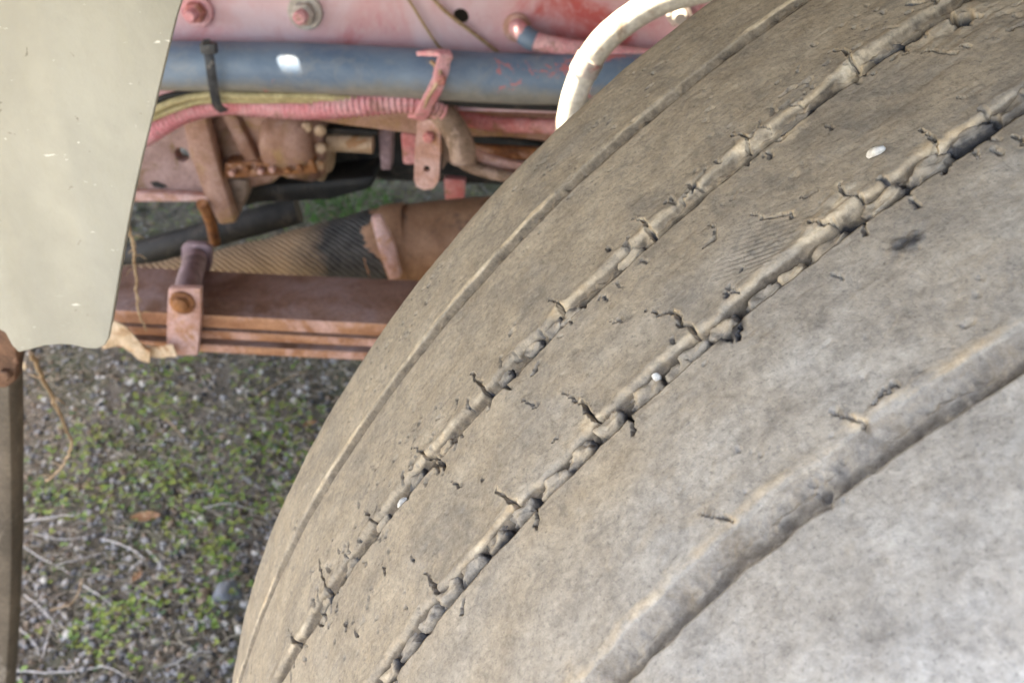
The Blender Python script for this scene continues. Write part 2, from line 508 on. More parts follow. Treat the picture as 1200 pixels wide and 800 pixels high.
for (y0, y1, zb_) in ((SLAB_Y0 - .012, SLAB_Y0 - .002, ZS), (2.552, 2.562, .20)):  # unseen far wall extended low to darken the ground under the truck
    from_bm('side_wall', prism_bm([Vector((-1.25, y0, zb_)), Vector((2.6, y0, zb_)), Vector((2.6, y0, 2.4)), Vector((-1.25, y0, 2.4))], Vector((0, y1 - y0, 0))), M['cabpaint'], cab, False)

from_bm('front_light_block', prism_bm([Vector((-1.25, 1.5, .22)), Vector((-1.25, 2.54, .22)), Vector((-1.25, 2.54, ZS - .002)), Vector((-1.25, 1.5, ZS - .002))], Vector((.01, 0, 0))), M['cabunder'], cab, False)  # added out of view to keep front light off the under-chassis
# ------------------------------------------------------------------ the tyre
CT = Vector((.3537, .30, .5))
PSI = -1.3233
AX = Vector((cos(PSI), sin(PSI), 0)); EX = Vector((-sin(PSI), cos(PSI), 0)); VX = AX.cross(EX)
def crown(u):
    return .488 - .35 * u * u - 17.0 * np.maximum(np.abs(u) - .109, 0) ** 2
def tyre_uv(px, py, h=0):
    d = ray(px, py); o = O - CT; r = .488 + h
    for _ in range(16):
        oe, ov, de, dv = o.dot(EX), o.dot(VX), d.dot(EX), d.dot(VX)
        A = de * de + dv * dv; B = 2 * (oe * de + ov * dv); C_ = oe * oe + ov * ov - r * r
        t = (-B - sqrt(max(B * B - 4 * A * C_, 0))) / (2 * A)
        q = o + d * t; u = q.dot(AX); r = float(.488 - .35 * u * u) + h
    return .488 * atan2(q.dot(VX), q.dot(EX)), u          # arc length, axial
def tyre_pt(s, u, h=0):
    th = s / .488; r = float(crown(u)) + h
    return CT + AX * u + (EX * cos(th) + VX * sin(th)) * r
def tyre_n(s):
    th = s / .488
    return EX * cos(th) + VX * sin(th)

fine0, fine1 = radians(112) * .488, radians(168) * .488
s_f = np.arange(fine0, fine1, .00045)
s_c = np.arange(fine1, fine0 + 2 * pi * .488, .02)[1:-1]
sv = np.concatenate([s_f, s_c])
infine = np.concatenate([np.ones(len(s_f)), np.zeros(len(s_c))])
infine = infine * sstep(fine0, fine0 + .004, sv) * (1 - sstep(fine1 - .004, fine1, sv))
thd = np.degrees(sv / .488)
PC = [([0, -9.1e-5, -.0752], 115, 165), ([-1.3e-5, -.000209, -.02194], 115, 160), ([1.8e-6, 2.97e-5, .02622], 115, 160), ([6.9e-5, .00102, .0816], 124, 141)]
GW = [.0034, .0032, .0034, .0042]           # half width
GD = [.0030, .0052, .0064, .0066]           # depth
bounds = [np.full(len(sv), -.150)]
for k, (co, a, b) in enumerate(PC):
    x = np.clip(thd, a, b) - 140
    uc = np.polyval(co, x)
    wob = .0011 * fbm(sv * 70, sv * 0 + k, 3, 20 + k) + .0006 * fbm(sv * 260, sv * 0 + k, 2, 30 + k)
    wob2 = .0007 * fbm(sv * 90, sv * 0 + k + .5, 3, 24 + k) + .0005 * fbm(sv * 300, sv * 0 + k + 7, 2, 34 + k)
    rag = [.3, 1.1, 1.0, .7][k]
    bounds += [uc - GW[k] + wob * rag, uc + GW[k] + wob2 * rag]
bounds.append(np.full(len(sv), .150))
NC = []
for j in range(9):
    wdt = float(np.mean(bounds[j + 1] - bounds[j]))
    NC.append(max(14, int(wdt / (.00045 if j < 7 else .0005))))
    if j % 2: NC[-1] = max(22, NC[-1] * 2)
cols, seg_id = [], []
for j in range(9):
    n = NC[j]
    t = np.linspace(0, 1, n + 1)
    if j < 8: t = t[:-1]
    cols.append(bounds[j][:, None] + (bounds[j + 1] - bounds[j])[:, None] * t[None])
U = np.concatenate(cols, 1)
starts = np.cumsum([0] + NC)
SS = np.repeat(sv[:, None], U.shape[1], 1)
FN = infine[:, None]
H = np.zeros_like(U); DUST = np.zeros_like(U); BARE_SHADE = np.zeros_like(U); FLOOR = np.zeros_like(U)
# rib relief: long shallow undulations, scuffs along the running direction, worn patches
H += .0011 * fbm(SS * 9, U * 26, 3, 1) + FN * .00045 * fbm(SS * 60, U * 110, 4, 5)
scf = fbm(SS * 120 + U * 60, U * 420, 3, 9)
H -= FN * .00016 * sstep(.25, .6, scf) * (1 - .75 * sstep(.03, .06, U))
pit = fbm(SS * 330, U * 420, 2, 14)
msk = sstep(.0, .5, fbm(SS * 22, U * 30, 2, 17))
H -= FN * .0009 * sstep(.52, .75, pit) * msk
BARE_SHADE += .35 * sstep(.55, .75, pit) * msk
# grooves
TH0 = SS / .488
for k in range(4):
    j = 2 * k + 1
    lo, hi = bounds[j][:, None], bounds[j + 1][:, None]
    a, b = U - lo, hi - U                       # distance inside from the upper / lower edge
    # a worn bevel on the far lip, a shelf, then a deep slot under the near lip
    bev = [.0021, .0011, .0011, .0036][k]; d1 = [.0022, .0024, .0022, .0030][k]
    slot = [.0030, .0038, .0056, .0034][k] * (1 + .22 * fbm(SS * 110, U * 0 + k, 3, 79)); d2 = [.0020, .0060, .0090, .0026][k]
    if k == 1: d2 = d2 * (.45 + .55 * sstep(2.22, 2.5, TH0))
    nb = sstep(-.0003, .0004, b) if k < 3 else sstep(-.0014, .0012, b)
    prof = np.clip(sstep(-.0012, bev * 1.25, a) * .4 + .6 * np.clip((a + .0002) / bev, 0, 1), 0, 1) * nb
    deep = (1 - sstep(slot - .0005, slot + .0003, b)) * nb * sstep(.0, .0012, a)
    dep = d1 * (1 + .25 * fbm(SS * 30, U * 0 + k, 2, 70 + k))
    crumb = (.0012 * fbm(SS * 110, U * 220, 4, 75, .65) + .0007 * fbm(SS * 420, U * 520, 3, 76)) * FN
    H += -dep * prof * (1 + .35 * fbm(SS * 200, U * 140, 3, 73)) - d2 * deep + crumb * np.maximum(prof, deep)
    BARE_SHADE += deep * [.10, .7, 1.3, .12][k]  # near-black painted into the slot as shade between lip and lugs
    lip = np.exp(-((U - lo + .0018) / .0016) ** 2) * [.1, .5, .5, .25][k] * .0009 * (1 + fbm(SS * 50, U * 0 + k, 2, 77))
    H += lip * FN
    lipband = (sstep(-.0026, -.0010, a) if k < 3 else sstep(-.0060, -.0012, a)) * (1 - sstep(-.0003, .0005, a)) * nb
    patchy = sstep(-.30, .55, fbm(SS * 48, U * 160, 4, 88 + k, .65))
    DUST += lipband * (.16 + .62 * patchy) * [1.35, .95, .95, .80][k]
    DUST += prof * (1 - lipband) * (1 - .7 * deep) * [.05, .16 * (1 - sstep(2.3, 2.6, TH0)) + .06, .06, .10][k] * (1 + fbm(SS * 45, U * 60, 3, 80 + k)) * 1.3
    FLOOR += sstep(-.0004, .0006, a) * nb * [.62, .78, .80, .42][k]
    BARE_SHADE += (.25 + .5 * sstep(.1, .5, fbm(SS * 40 + 3, U * 30, 2, 84 + k))) * deep * [0, .3, .8, .1][k]  # patchy extra shade painted into the slot

def near_rows(s0, s1):
    return max(0, np.searchsorted(s_f, s0)), min(len(s_f), np.searchsorted(s_f, s1))
def carve(pts, width, depth, dust=.5, bare_shade=.5, jag=.8, lip=.10, seed=0):
    """a torn line across the tread: pts are photo pixels on the tyre, width and depth in millimetres"""
    q = [tyre_uv(*p) for p in pts]
    width *= .001; depth *= .001
    pad = .008
    r0, r1 = near_rows(min(p[0] for p in q) - pad, max(p[0] for p in q) + pad)
    u0, u1 = min(p[1] for p in q) - pad, max(p[1] for p in q) + pad
    if r1 <= r0: return
    um = U[(r0 + r1) // 2]
    c0, c1 = max(0, np.searchsorted(um, u0) - 12), min(U.shape[1], np.searchsorted(um, u1) + 12)
    s_, u_ = SS[r0:r1, c0:c1], U[r0:r1, c0:c1]
    s2 = s_ + jag * (.0020 * fbm(s_ * 300, u_ * 300, 3, 90 + seed) + .0006 * fbm(s_ * 900, u_ * 900, 2, 91 + seed))
    u2 = u_ + jag * (.0020 * fbm(s_ * 300 + 9, u_ * 300, 3, 95 + seed) + .0006 * fbm(s_ * 900 + 3, u_ * 900, 2, 96 + seed))
    best = np.full(s_.shape, 9.0); tt = np.zeros(s_.shape)
    n = len(q) - 1
    for i in range(n):
        ax, ay = q[i]; bx, by = q[i + 1]
        L = (bx - ax) ** 2 + (by - ay) ** 2 + 1e-12
        t = np.clip(((s2 - ax) * (bx - ax) + (u2 - ay) * (by - ay)) / L, 0, 1)
        d = np.hypot(s2 - ax - t * (bx - ax), u2 - ay - t * (by - ay))
        m = d < best
        best = np.where(m, d, best); tt = np.where(m, (i + t) / n, tt)
    wv = width * (.22 + .85 * np.clip(tt, 0, 1) ** .8 * (1.25 - .35 * tt)) * .27 * (1 + .7 * fbm(s_ * 420, u_ * 420, 2, 97 + seed))
    wv = np.maximum(wv, .00012)
    cut = 1 - sstep(wv * .55, wv * 1.25, best)
    H[r0:r1, c0:c1] += -depth * 1.3 * cut + lip * .0009 * np.exp(-((best - wv * 1.9) / (wv * 1.0 + .0005)) ** 2) * (u_ < np.mean(u_))
    BARE_SHADE[r0:r1, c0:c1] += (max(bare_shade, .65) if bare_shade > .11 else bare_shade) * cut ** .6
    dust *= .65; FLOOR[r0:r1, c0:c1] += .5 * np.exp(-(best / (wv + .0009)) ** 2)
    DUST[r0:r1, c0:c1] += dust * np.exp(-(best / (wv * 1.5 + .0010)) ** 2) * (1 - cut * .8) * np.clip(.55 + 1.3 * fbm(s_ * 260, u_ * 260, 3, 98 + seed), 0, 1.3)

TEARS = [
    # second groove, upper lip
    ([(980, 57), (994, 66), (1004, 80), (1000, 92)], 2.0, 2.6, .9, .3), ([(860, 154), (872, 162), (881, 174)], 1.7, 2.4, .9, .2),
    ([(743, 251), (757, 261), (763, 278)], 2.0, 2.6, .9, .4), ([(641, 349), (655, 357), (661, 373)], 2.1, 2.6, .9, .5),
    ([(551, 438), (560, 449), (573, 462)], 2.2, 2.8, .8, .8), ([(483, 521), (497, 532), (513, 549)], 2.2, 2.8, .7, .8),
    ([(428, 596), (441, 611)], 1.8, 2.4, .6, .6), ([(374, 655), (379, 678), (386, 702)], 2.0, 2.4, .4, .8), ([(340, 738), (349, 762)], 2.0, 2.2, .4, .8),
    # second groove, lower lip
    ([(1046, 47), (1060, 60)], 1.9, 2.4, .6, .4), ([(924, 155), (912, 163)], 1.5, 2, .6, .4), ([(832, 262), (838, 276), (828, 287)], 1.8, 2.4, .5, .9),
    ([(690, 343), (682, 360)], 1.7, 2.2, .4, .9), ([(600, 457), (588, 447)], 1.6, 2, .4, .9), ([(514, 533), (520, 549)], 1.9, 2.4, .3, 1),
    ([(470, 585), (478, 577)], 1.5, 2, .3, 1), ([(395, 705), (392, 716)], 1.4, 1.8, .3, 1), ([(372, 727), (378, 733)], 1.6, 2, .3, 1), ([(412, 665), (405, 676)], 1.3, 1.8, .3, .9),
    # chips on the third rib
    ([(530, 564), (538, 569)], 1.6, 1.6, .3, .9), ([(560, 557), (565, 562)], 1.1, 1.4, .3, .9), ([(655, 457), (672, 465), (690, 478)], 1.2, 1.2, .5, .5), ([(612, 468), (632, 474)], .9, .8, .5, .4),
    ([(449, 658), (454, 668)], 1.5, 1.6, .5, .8), ([(483, 649), (486, 656)], 1.4, 1.5, .4, 1), ([(404, 728), (407, 734)], 1.5, 1.5, .3, 1), ([(418, 732), (420, 742)], 1.5, 1.5, .3, 1),
    ([(968, 146), (980, 150)], 1.0, .9, .6, .3), ([(1120, 53), (1136, 57)], 1.0, .9, .7, .3), ([(890, 144), (900, 150)], .9, .8, .5, .4), ([(712, 378), (726, 374)], 1.0, .8, .5, .4),
    # third groove, upper lip
    ([(757, 363), (770, 371), (786, 368), (801, 379), (813, 393), (823, 412)], 2.0, 2.8, .9, .6), ([(846, 386), (852, 396)], 2.4, 2.4, .4, 1),
    ([(880, 251), (898, 253), (912, 249), (930, 252)], 1.2, 1.3, .8, .5), ([(948, 258), (968, 262), (990, 256)], 1.6, 1.6, .8, .5), ([(985, 214), (998, 228), (1010, 236)], 1.6, 1.6, .8, .2),
    ([(1077, 148), (1090, 157), (1098, 170), (1094, 184)], 2.0, 2.6, .9, .3), ([(940, 232), (958, 224)], 1.0, 1.0, .3, .9),
    ([(676, 468), (690, 480), (700, 490)], 2.0, 2.6, .9, .5), ([(580, 572), (590, 581), (600, 592)], 2.0, 2.6, .8, .5), ([(495, 672), (506, 682), (512, 694)], 2.2, 2.6, .3, 1), ([(655, 512), (648, 518)], 1.4, 1.4, .4, .6),
    # third groove, lower lip
    ([(733, 489), (741, 499), (741, 509)], 1.8, 2.8, .2, 1), ([(627, 598), (631, 606), (630, 616)], 1.7, 2.8, .2, 1), ([(864, 384), (868, 399)], 1.7, 2.8, .3, .9),
    ([(1013, 260), (1016, 276)], 1.6, 2.6, .6, .6), ([(1188, 158), (1196, 170)], 1.6, 2.6, .7, .4), ([(545, 700), (540, 716)], 1.7, 2.6, .2, 1),
    # upper right corner
    ([(1085, 26), (1100, 20), (1116, 20), (1132, 23)], 8.0, 5.2, .2, 1.0), ([(1062, 50), (1078, 44)], 1.8, 2.4, .8, .5), ([(1178, 37), (1190, 32), (1204, 22)], 1.6, 2, .9, .4),
    ([(1060, 60), (1090, 59), (1120, 62)], .9, .9, .6, .5),
    # fourth groove
    ([(975, 482), (990, 486), (1008, 496)], 1.0, 1.0, .9, 0), ([(824, 602), (842, 606), (856, 613)], 1.0, 1.2, .8, .1), ([(1020, 470), (1052, 452)], .8, .9, .2, .5),
]
for i, (pts, wd, dp, du, ba) in enumerate(TEARS):
    carve(pts, wd, dp, du, ba, seed=i % 5)
for qx, qy, qr in ((1000, 76, .006), (872, 166, .005), (757, 266, .005), (1090, 172, .005), (1016, 250, .005), (930, 150, .006), (985, 228, .006), (818, 398, .005), (690, 492, .004), (655, 366, .004)):
    qs, qu = tyre_uv(qx, qy)
    g = np.exp(-(((SS - qs) / qr) ** 2 + ((U - qu) / (qr * .6)) ** 2)) * FN
    DUST += g * (.45 + .7 * fbm(SS * 220, U * 260, 3, 140)); H += g * .0006 * fbm(SS * 260, U * 260, 3, 141)
# small random nicks, mostly close to the two inner grooves
for i in range(110):
    k = random.choice((1, 1, 1, 2, 2, 2))
    s0 = random.uniform(radians(116), radians(162)) * .488
    uc = float(np.interp(s0, s_f, (bounds[2 * k + 1] + bounds[2 * k + 2])[:len(s_f)] / 2))
    sd = random.choice((-1, 1)); off = GW[k] + abs(random.gauss(0, .004)); u0 = uc + sd * off
    if abs(u0) > .125: continue
    L = random.uniform(.0005, .0022); an = random.gauss(pi / 2, .6) * random.choice((-1, 1))
    r0, r1 = near_rows(s0 - .005, s0 + .005)
    if r1 - r0 < 4: continue
    um = U[(r0 + r1) // 2]; c0, c1 = np.searchsorted(um, u0 - .005), np.searchsorted(um, u0 + .005)
    s_, u_ = SS[r0:r1, c0:c1], U[r0:r1, c0:c1]
    s2 = s_ + .0010 * fbm(s_ * 600 + i, u_ * 600, 2, 100); u2 = u_ + .0010 * fbm(s_ * 600, u_ * 600 + i, 2, 103)
    t = np.clip((s2 - s0) * cos(an) + (u2 - u0) * sin(an), -L, L)
    d = np.hypot(s2 - s0 - t * cos(an), u2 - u0 - t * sin(an))
    wv = random.uniform(.0003, .0008)
    cut = 1 - sstep(wv * .4, wv * 1.3, d)
    H[r0:r1, c0:c1] -= random.uniform(.0006, .0016) * cut
    BARE_SHADE[r0:r1, c0:c1] += random.uniform(.2, .9) * cut
# fine washboard scuff on the third rib and a bruise on the fourth
def region(cx, cy, ra, rb):
    s0, u0 = tyre_uv(cx, cy)
    return np.exp(-(((SS - s0) / ra) ** 2 + ((U - u0) / rb) ** 2) ** 1.5)
g = region(893, 285, .013, .009) * FN
H += g * (.00010 + .00007 * fbm(SS * 150, U * 150, 2, 111)) * np.sin(2 * pi * (SS * .55 + U * .85) / .0016 + 3 * fbm(SS * 60, U * 60, 2, 110)); BARE_SHADE += g * .38; H -= g * .0004
g = region(965, 262, .011, .006) * FN
H += g * (.0014 * fbm(SS * 130, U * 260, 3, 112) - .0006); DUST += g * .35; BARE_SHADE += g * .3 * sstep(0, .4, fbm(SS * 90, U * 90, 2, 113))
g = region(1065, 285, .0045, .0035) * FN
BARE_SHADE += .75 * g; H += g * .0008 * fbm(SS * 500, U * 500, 2, 118)
g = region(855, 388, .005, .004) * FN
BARE_SHADE += 1.0 * g
g = region(1120, 25, .012, .008) * FN
H += g * .0016 * fbm(SS * 120, U * 240, 3, 115); DUST += g * .2
# the coarse far side keeps its grooves but not the tears
R_ = crown(U) + H
TH = SS / .488
E3, V3, A3, C3 = (np.array(v[:]) for v in (EX, VX, AX, CT))
XYZ = C3 + U[..., None] * A3 + R_[..., None] * (np.cos(TH)[..., None] * E3 + np.sin(TH)[..., None] * V3)
# shared smooth normals, so that parts meet without a seam
dU = np.gradient(XYZ, axis=1); XX = np.concatenate([XYZ[-1:], XYZ, XYZ[:1]], 0); dS = (XX[2:] - XX[:-2])
NRM = np.cross(dS, dU); NRM /= np.linalg.norm(NRM, axis=2, keepdims=True) + 1e-12
rad_dir = XYZ - C3
if (NRM * rad_dir).sum() < 0: NRM = -NRM
SANDY = np.clip(.82 - U * 5.2 + .25 * sstep(2.35 / 1, 2.75, TH), 0, 1.2)

tyre = thing('truck_tyre', (CT.x, CT.y, Z0), 'large worn out balding truck tyre caked in dry dust', 'tyre')
def tyre_part(name, c0, c1):
    V = XYZ[:, c0:c1 + 1]
    me = grid_mesh(name, V, closed=True)
    for an, arr in (('dust', DUST), ('bare_shade', BARE_SHADE), ('sandy', SANDY), ('floor', FLOOR)):
        me.attributes.new(an, 'FLOAT', 'POINT').data.foreach_set('value', np.ascontiguousarray(arr[:, c0:c1 + 1], np.float32).ravel())
    n = np.ascontiguousarray(NRM[:, c0:c1 + 1].reshape(-1, 3), np.float32)
    o = link(name, me, M['rubber'], tyre)
    # face winding must agree with the normals
    p = me.polygons[len(me.polygons) // 3]
    if np.dot(p.normal[:], n[p.vertices[0]]) < 0: me.flip_normals()
    me.normals_split_custom_set_from_vertices(n)
    return o
for j in range(9):
    tyre_part('tread_rib' if j % 2 == 0 else 'tread_groove', starts[j], starts[j + 1])
# sidewalls and rim
for sd in (-1, 1):
    prof = [(.150, float(crown(.150))), (.157, .452), (.165, .42), (.168, .39), (.163, .355), (.150, .325), (.132, .302), (.118, .292)]
    ths = np.linspace(0, 2 * pi, 181)[:-1]
    V = np.zeros((180, len(prof), 3))
    for q, (u, r) in enumerate(prof):
        V[:, q] = C3 + sd * u * A3 + r * (np.cos(ths)[:, None] * E3 + np.sin(ths)[:, None] * V3)
    me = grid_mesh('sidewall', V, closed=True)
    if sd < 0: me.flip_normals()
    link('sidewall', me, M['rubber'], tyre)
rim = lathe_bm(CT, AX, [(-.12, .296), (-.10, .28), (-.02, .27), (-.02, .10), (.06, .10), (.06, .16), (.09, .25), (.10, .28), (.12, .296)], 48)
from_bm('rim', rim, M['dull'], tyre)

# rubber lugs left standing in the third groove, and a few in the second
def lug(px, py, L, W, hgt, seed, tilt=0, base=-.0058):
    s0, u0 = tyre_uv(px, py, -.0012)
    bm = bmesh.new()
    bmesh.ops.create_icosphere(bm, subdivisions=4, radius=1)
    n = tyre_n(s0); t = n.cross(AX).normalized()
    ca, sa = cos(tilt), sin(tilt)
    t, a = t * ca + AX * sa, AX * ca - t * sa
    c = tyre_pt(s0, u0, base + .0005)
    rr = random.Random(seed)
    ph = [rr.uniform(0, 6) for _ in range(4)]
    for v in bm.verts:
        x, y, z = v.co
        pw = lambda q: math.copysign(abs(q) ** .5, q)
        x, y, z = pw(x), pw(y), pw(z)
        k = 1 + .13 * sin(4 * x + ph[0]) * sin(3 * y + ph[1]) + .08 * sin(7 * z + 5 * x + ph[2]) + .05 * sin(13 * x + 9 * y + ph[3])
        ck = 1 + .16 * float(fbm(x * 2.2 + seed * 7.1 + z, y * 2.2 + seed * 3.3 - z, 3, 150, .65))
        v.co = c + (t * x * L / 2 + a * y * W / 2) * k * ck + n * (z * hgt * k * (ck * 1.0 - .12 * ph[3] / 6))
    me = bpy.data.meshes.new('groove_lug')
    bm.to_mesh(me); bm.free()
    co = np.empty(len(me.vertices) * 3); me.vertices.foreach_get('co', co); co = co.reshape(-1, 3)
    hh = (co - np.array(c[:])) @ np.array(n[:]) / hgt
    d = .12 + .25 * hh + .40 * rr.uniform(-.6, .6)
    xx = (co - np.array(c[:])) @ np.array(t[:]) / (L / 2)
    b = np.clip(.75 - hh * .8 + rr.uniform(-.3, .45) + .55 * np.clip(np.abs(xx) - .55, 0, 1) * 2, 0, 1) * .85
    for an, arr in (('dust', d), ('bare_shade', b), ('sandy', np.full(len(hh), .6)), ('floor', np.full(len(hh), .28))):
        me.attributes.new(an, 'FLOAT', 'POINT').data.foreach_set('value', arr.astype(np.float32))
    return link('groove_lug', me, M['rubber'], tyre)
for i, (px, py, L, W, h) in enumerate([
    (757, 459, 11, 6, 4.4), (715, 499, 9, 6, 4.6), (681, 532, 9.5, 6, 4.4), (649, 564, 11, 5.8, 4.2), (612, 599, 9.5, 5.8, 4.0), (582, 632, 10, 5.6, 4.2),
    (553, 664, 11, 5.4, 4.2), (526, 694, 10, 5.2, 4.2), (502, 724, 10, 5.2, 4), (478, 756, 10, 5.2, 4), (456, 788, 10, 5.2, 4),
    (848, 384, 9, 6, 4.4), (812, 412, 11, 6, 3.6), (792, 432, 8, 5.4, 3.4), (893, 347, 10, 6, 4.0), (926, 322, 8, 5.5, 3.6), (968, 287, 13, 5.5, 3.2),
    (1034, 235, 13, 6.0, 4.0), (1088, 196, 12.5, 6, 4.4), (1134, 157, 12.5, 6, 4.5), (1187, 127, 11, 6, 4.3), (1215, 100, 11, 6, 4.3)]):
    lug(px, py, L * .00094, W * .00072, h * .00118, i, random.gauss(0, .08))
for i, (px, py, L, W, h) in enumerate([(668, 368, 8, 4.5, 3.4), (648, 384, 7, 4.5, 3), (624, 406, 7, 4.5, 3.2), (590, 442, 6, 4, 3), (488, 560, 8, 4.6, 3.6), (447, 612, 7, 4.4, 3.2), (410, 662, 9, 4.6, 3.2),
        (735, 300, 9, 4, 2.6), (928, 140, 10, 4, 2.6), (1035, 58, 9, 4.6, 3.0), (520, 522, 6, 4, 2.6), (380, 706, 8, 4.4, 3)]):
    lug(px, py, L * .001, W * .001, h * .001, 60 + i, random.gauss(0, .1), -.0048)

# pebbles caught in the tread
def stone(name, c, axes, mat, seed, label, cat='pebble', group=None, sub=2, rough=.22):
    bm = bmesh.new()
    bmesh.ops.create_icosphere(bm, subdivisions=sub, radius=1)
    rr = random.Random(seed)
    f = [Vector((rr.gauss(0, 1), rr.gauss(0, 1), rr.gauss(0, 1))).normalized() for _ in range(7)]
    lim = [rr.uniform(.42, .8) for _ in f]
    for v in bm.verts:
        p = v.co.copy()
        for n, l in zip(f, lim):
            d = p.dot(n)
            if d > l: p -= n * (d - l) * .9
        p *= 1 + rough * .35 * rr.uniform(-.3, .3)
        v.co = c + axes[0] * p.x + axes[1] * p.y + axes[2] * p.z
    o = from_bm(name, bm, mat, None, True, 50)
    return tag(o, label, cat, group)
for k, (px, py, a, b, mt, lab) in enumerate([
    (1028, 183, .0030, .0016, 'whitestone', 'smooth white pebble lodged in the tread near the top right'),
    (466, 588, .0024, .0018, 'whitestone', 'angular white pebble jammed in the second groove near the ground'),
    (768, 441, .0012, .0007, 'whitestone', 'grey white stone chip wedged above a rubber lug in mid groove')]):
    s0, u0 = tyre_uv(px, py); n = tyre_n(s0); t = n.cross(AX)
    hh = .0012 if k == 0 else (-.002 if k == 1 else -.0005)
    t, AXk = ((t * .8 + AX * .6), (AX * .8 - t * .6)) if k == 0 else (t, AX)
    stone('pebble', tyre_pt(s0, u0, hh), (t * a, AXk * b * 1.1, n * (.0013 if k == 0 else .0016)), M[mt], 11 + k, lab)

# ------------------------------------------------------------------ cream panel in front of the wheel
def arc_pts(px_list, y): return [P(a, b, y) for a, b in px_list]
YP = .42
edge = [(345, -600), (285, -330), (213, 0), (206, 22), (197, 58), (188, 95), (178, 138), (167, 182), (158, 222), (150, 262), (142, 308), (135, 350), (130, 380), (127, 397), (122, 405), (113, 409), (100, 408), (85, 404.5), (70, 403.5), (52, 405), (36, 409.5), (22, 413), (14, 405), (6, 390), (-8, 382), (-70, 380), (-70, -600)]
panel = thing('cab_panel', P(60, 410, YP), 'scuffed cream painted sheet panel at the left edge of the picture', 'body panel')
bm = prism_bm(arc_pts(edge, YP), YD * .003, .0008)
from_bm('sheet', bm, M['cream'], panel)
bm = bmesh.new()                                   # folded return flange along the free edge
ep = [P(a - 1.5, b, YP + .0035) for a, b in edge[1:14]]
fl = [(p, p + YD * .018 - XD * .004) for p in ep]
vs = [[bm.verts.new(p + YD * .0), bm.verts.new(q), bm.verts.new(q - XD * .002), bm.verts.new(p - XD * .002)] for p, q in fl]
for a, b in zip(vs[:-1], vs[1:]):
    for k in range(4): bm.faces.new((a[k], a[(k + 1) % 4], b[(k + 1) % 4], b[k]))
from_bm('edge_flange', bm, M['cream'], panel)

flap = tag(from_bm('mud_flap', rough_up(prism_bm(arc_pts([(-90, 448), (11, 448), (12.5, 500), (13.5, 560), (14, 640), (13, 690), (11, 740), (8, 790), (4, 850), (-90, 850)], .50), YD * .022, .004), .0006, 60), M['flap'], None), 'muddy brown rubber flap hanging at the far left edge', 'mud flap')
bm = prism_bm(arc_pts([(-60, 372), (10, 376), (17, 398), (20, 425), (18, 447), (8, 455), (-60, 455)], .485), YD * .012, .003)
br = thing('flap_bracket', P(0, 455, .485), 'dark rusty bracket between the cream panel and the mud flap', 'bracket')
M['darkrust'] = weathered('dark_brown_rust', (.07, .035, .022), (.17, .085, .05), (.26, .14, .09), 60, patch=50)
from_bm('plate', rough_up(bm, .0008, 90, 3), M['darkrust'], br)
from_bm('bolt_head', lathe_bm(P(8, 437, .484), -YD, [(0, .004), (.003, .004), (.004, .003)], 6), M['darkrust'], br)

# ------------------------------------------------------------------ chassis rail
YF = .88
rail = thing('chassis_rail', P(450, 150, YF), 'chalky red painted steel frame rail behind the hoses', 'frame rail')
top_l, top_r = P(-450, 30, YF), P(1500, 75, YF)
z_b = P(350, 125, YF).z
fr = [Vector((top_l.x, top_l.y, z_b)), Vector((top_r.x, top_r.y, z_b)), Vector((top_r.x, top_r.y, z_b + .27)), Vector((top_l.x, top_l.y, z_b + .27))]
UPV = Vector((0, 0, 1))
hole = (P(540, 20, YF), 9.5 * mpp(540, 20, YF), XD, UPV)
from_bm('rail_web', prism_bm(fr, YD * .009, 0, holes=[hole]), M['frame'], rail)
bm = bmesh.new()
for dz in (0, .262):
    a, b = fr[0] + YD * .0092 + UPV * dz, fr[1] + YD * .0092 + UPV * dz
    prism_bm([a, b, b + UPV * .008, a + UPV * .008], YD * .07, 0, bm)
from_bm('rail_flange', bm, M['frame'], rail)
for (px, py, R1, R2, mt, mb) in ((232, 12, 19, 10, 'pinkplastic', 'pinkplastic'), (358, 14, 20.5, 11, 'zinc', 'pinkplastic'), (795, 14, 15, 12, 'zinc', 'zinc')):
    m = mpp(px, py, YF); c = P(px, py, YF - .0005)
    from_bm('washer', lathe_bm(c, -YD, [(0, R1 * m), (.003, R1 * m), (.004, R1 * .93 * m), (.004, R1 * .5 * m)], 28), M[mt], rail)
    from_bm('nut', lathe_bm(c - YD * .0035, -YD, [(0, R2 * 1.25 * m), (.008, R2 * 1.25 * m), (.0095, R2 * m)], 6, rot=.3), M['redpaint' if mt == 'pinkplastic' else mt], rail)
    from_bm('bolt_end', lathe_bm(c - YD * .012, -YD, [(0, R2 * .72 * m), (.010, R2 * .72 * m), (.012, R2 * .55 * m)], 16), M[mb], rail)
# under-rail member
bm = prism_bm(arc_pts([(250, 118), (300, 118), (492, 126), (660, 130), (720, 150), (720, 176), (600, 162), (500, 160), (400, 147), (350, 138), (262, 132)], .935), YD * .05, .003)
from_bm('lower_flange_plate', bm, M['cast'], rail)

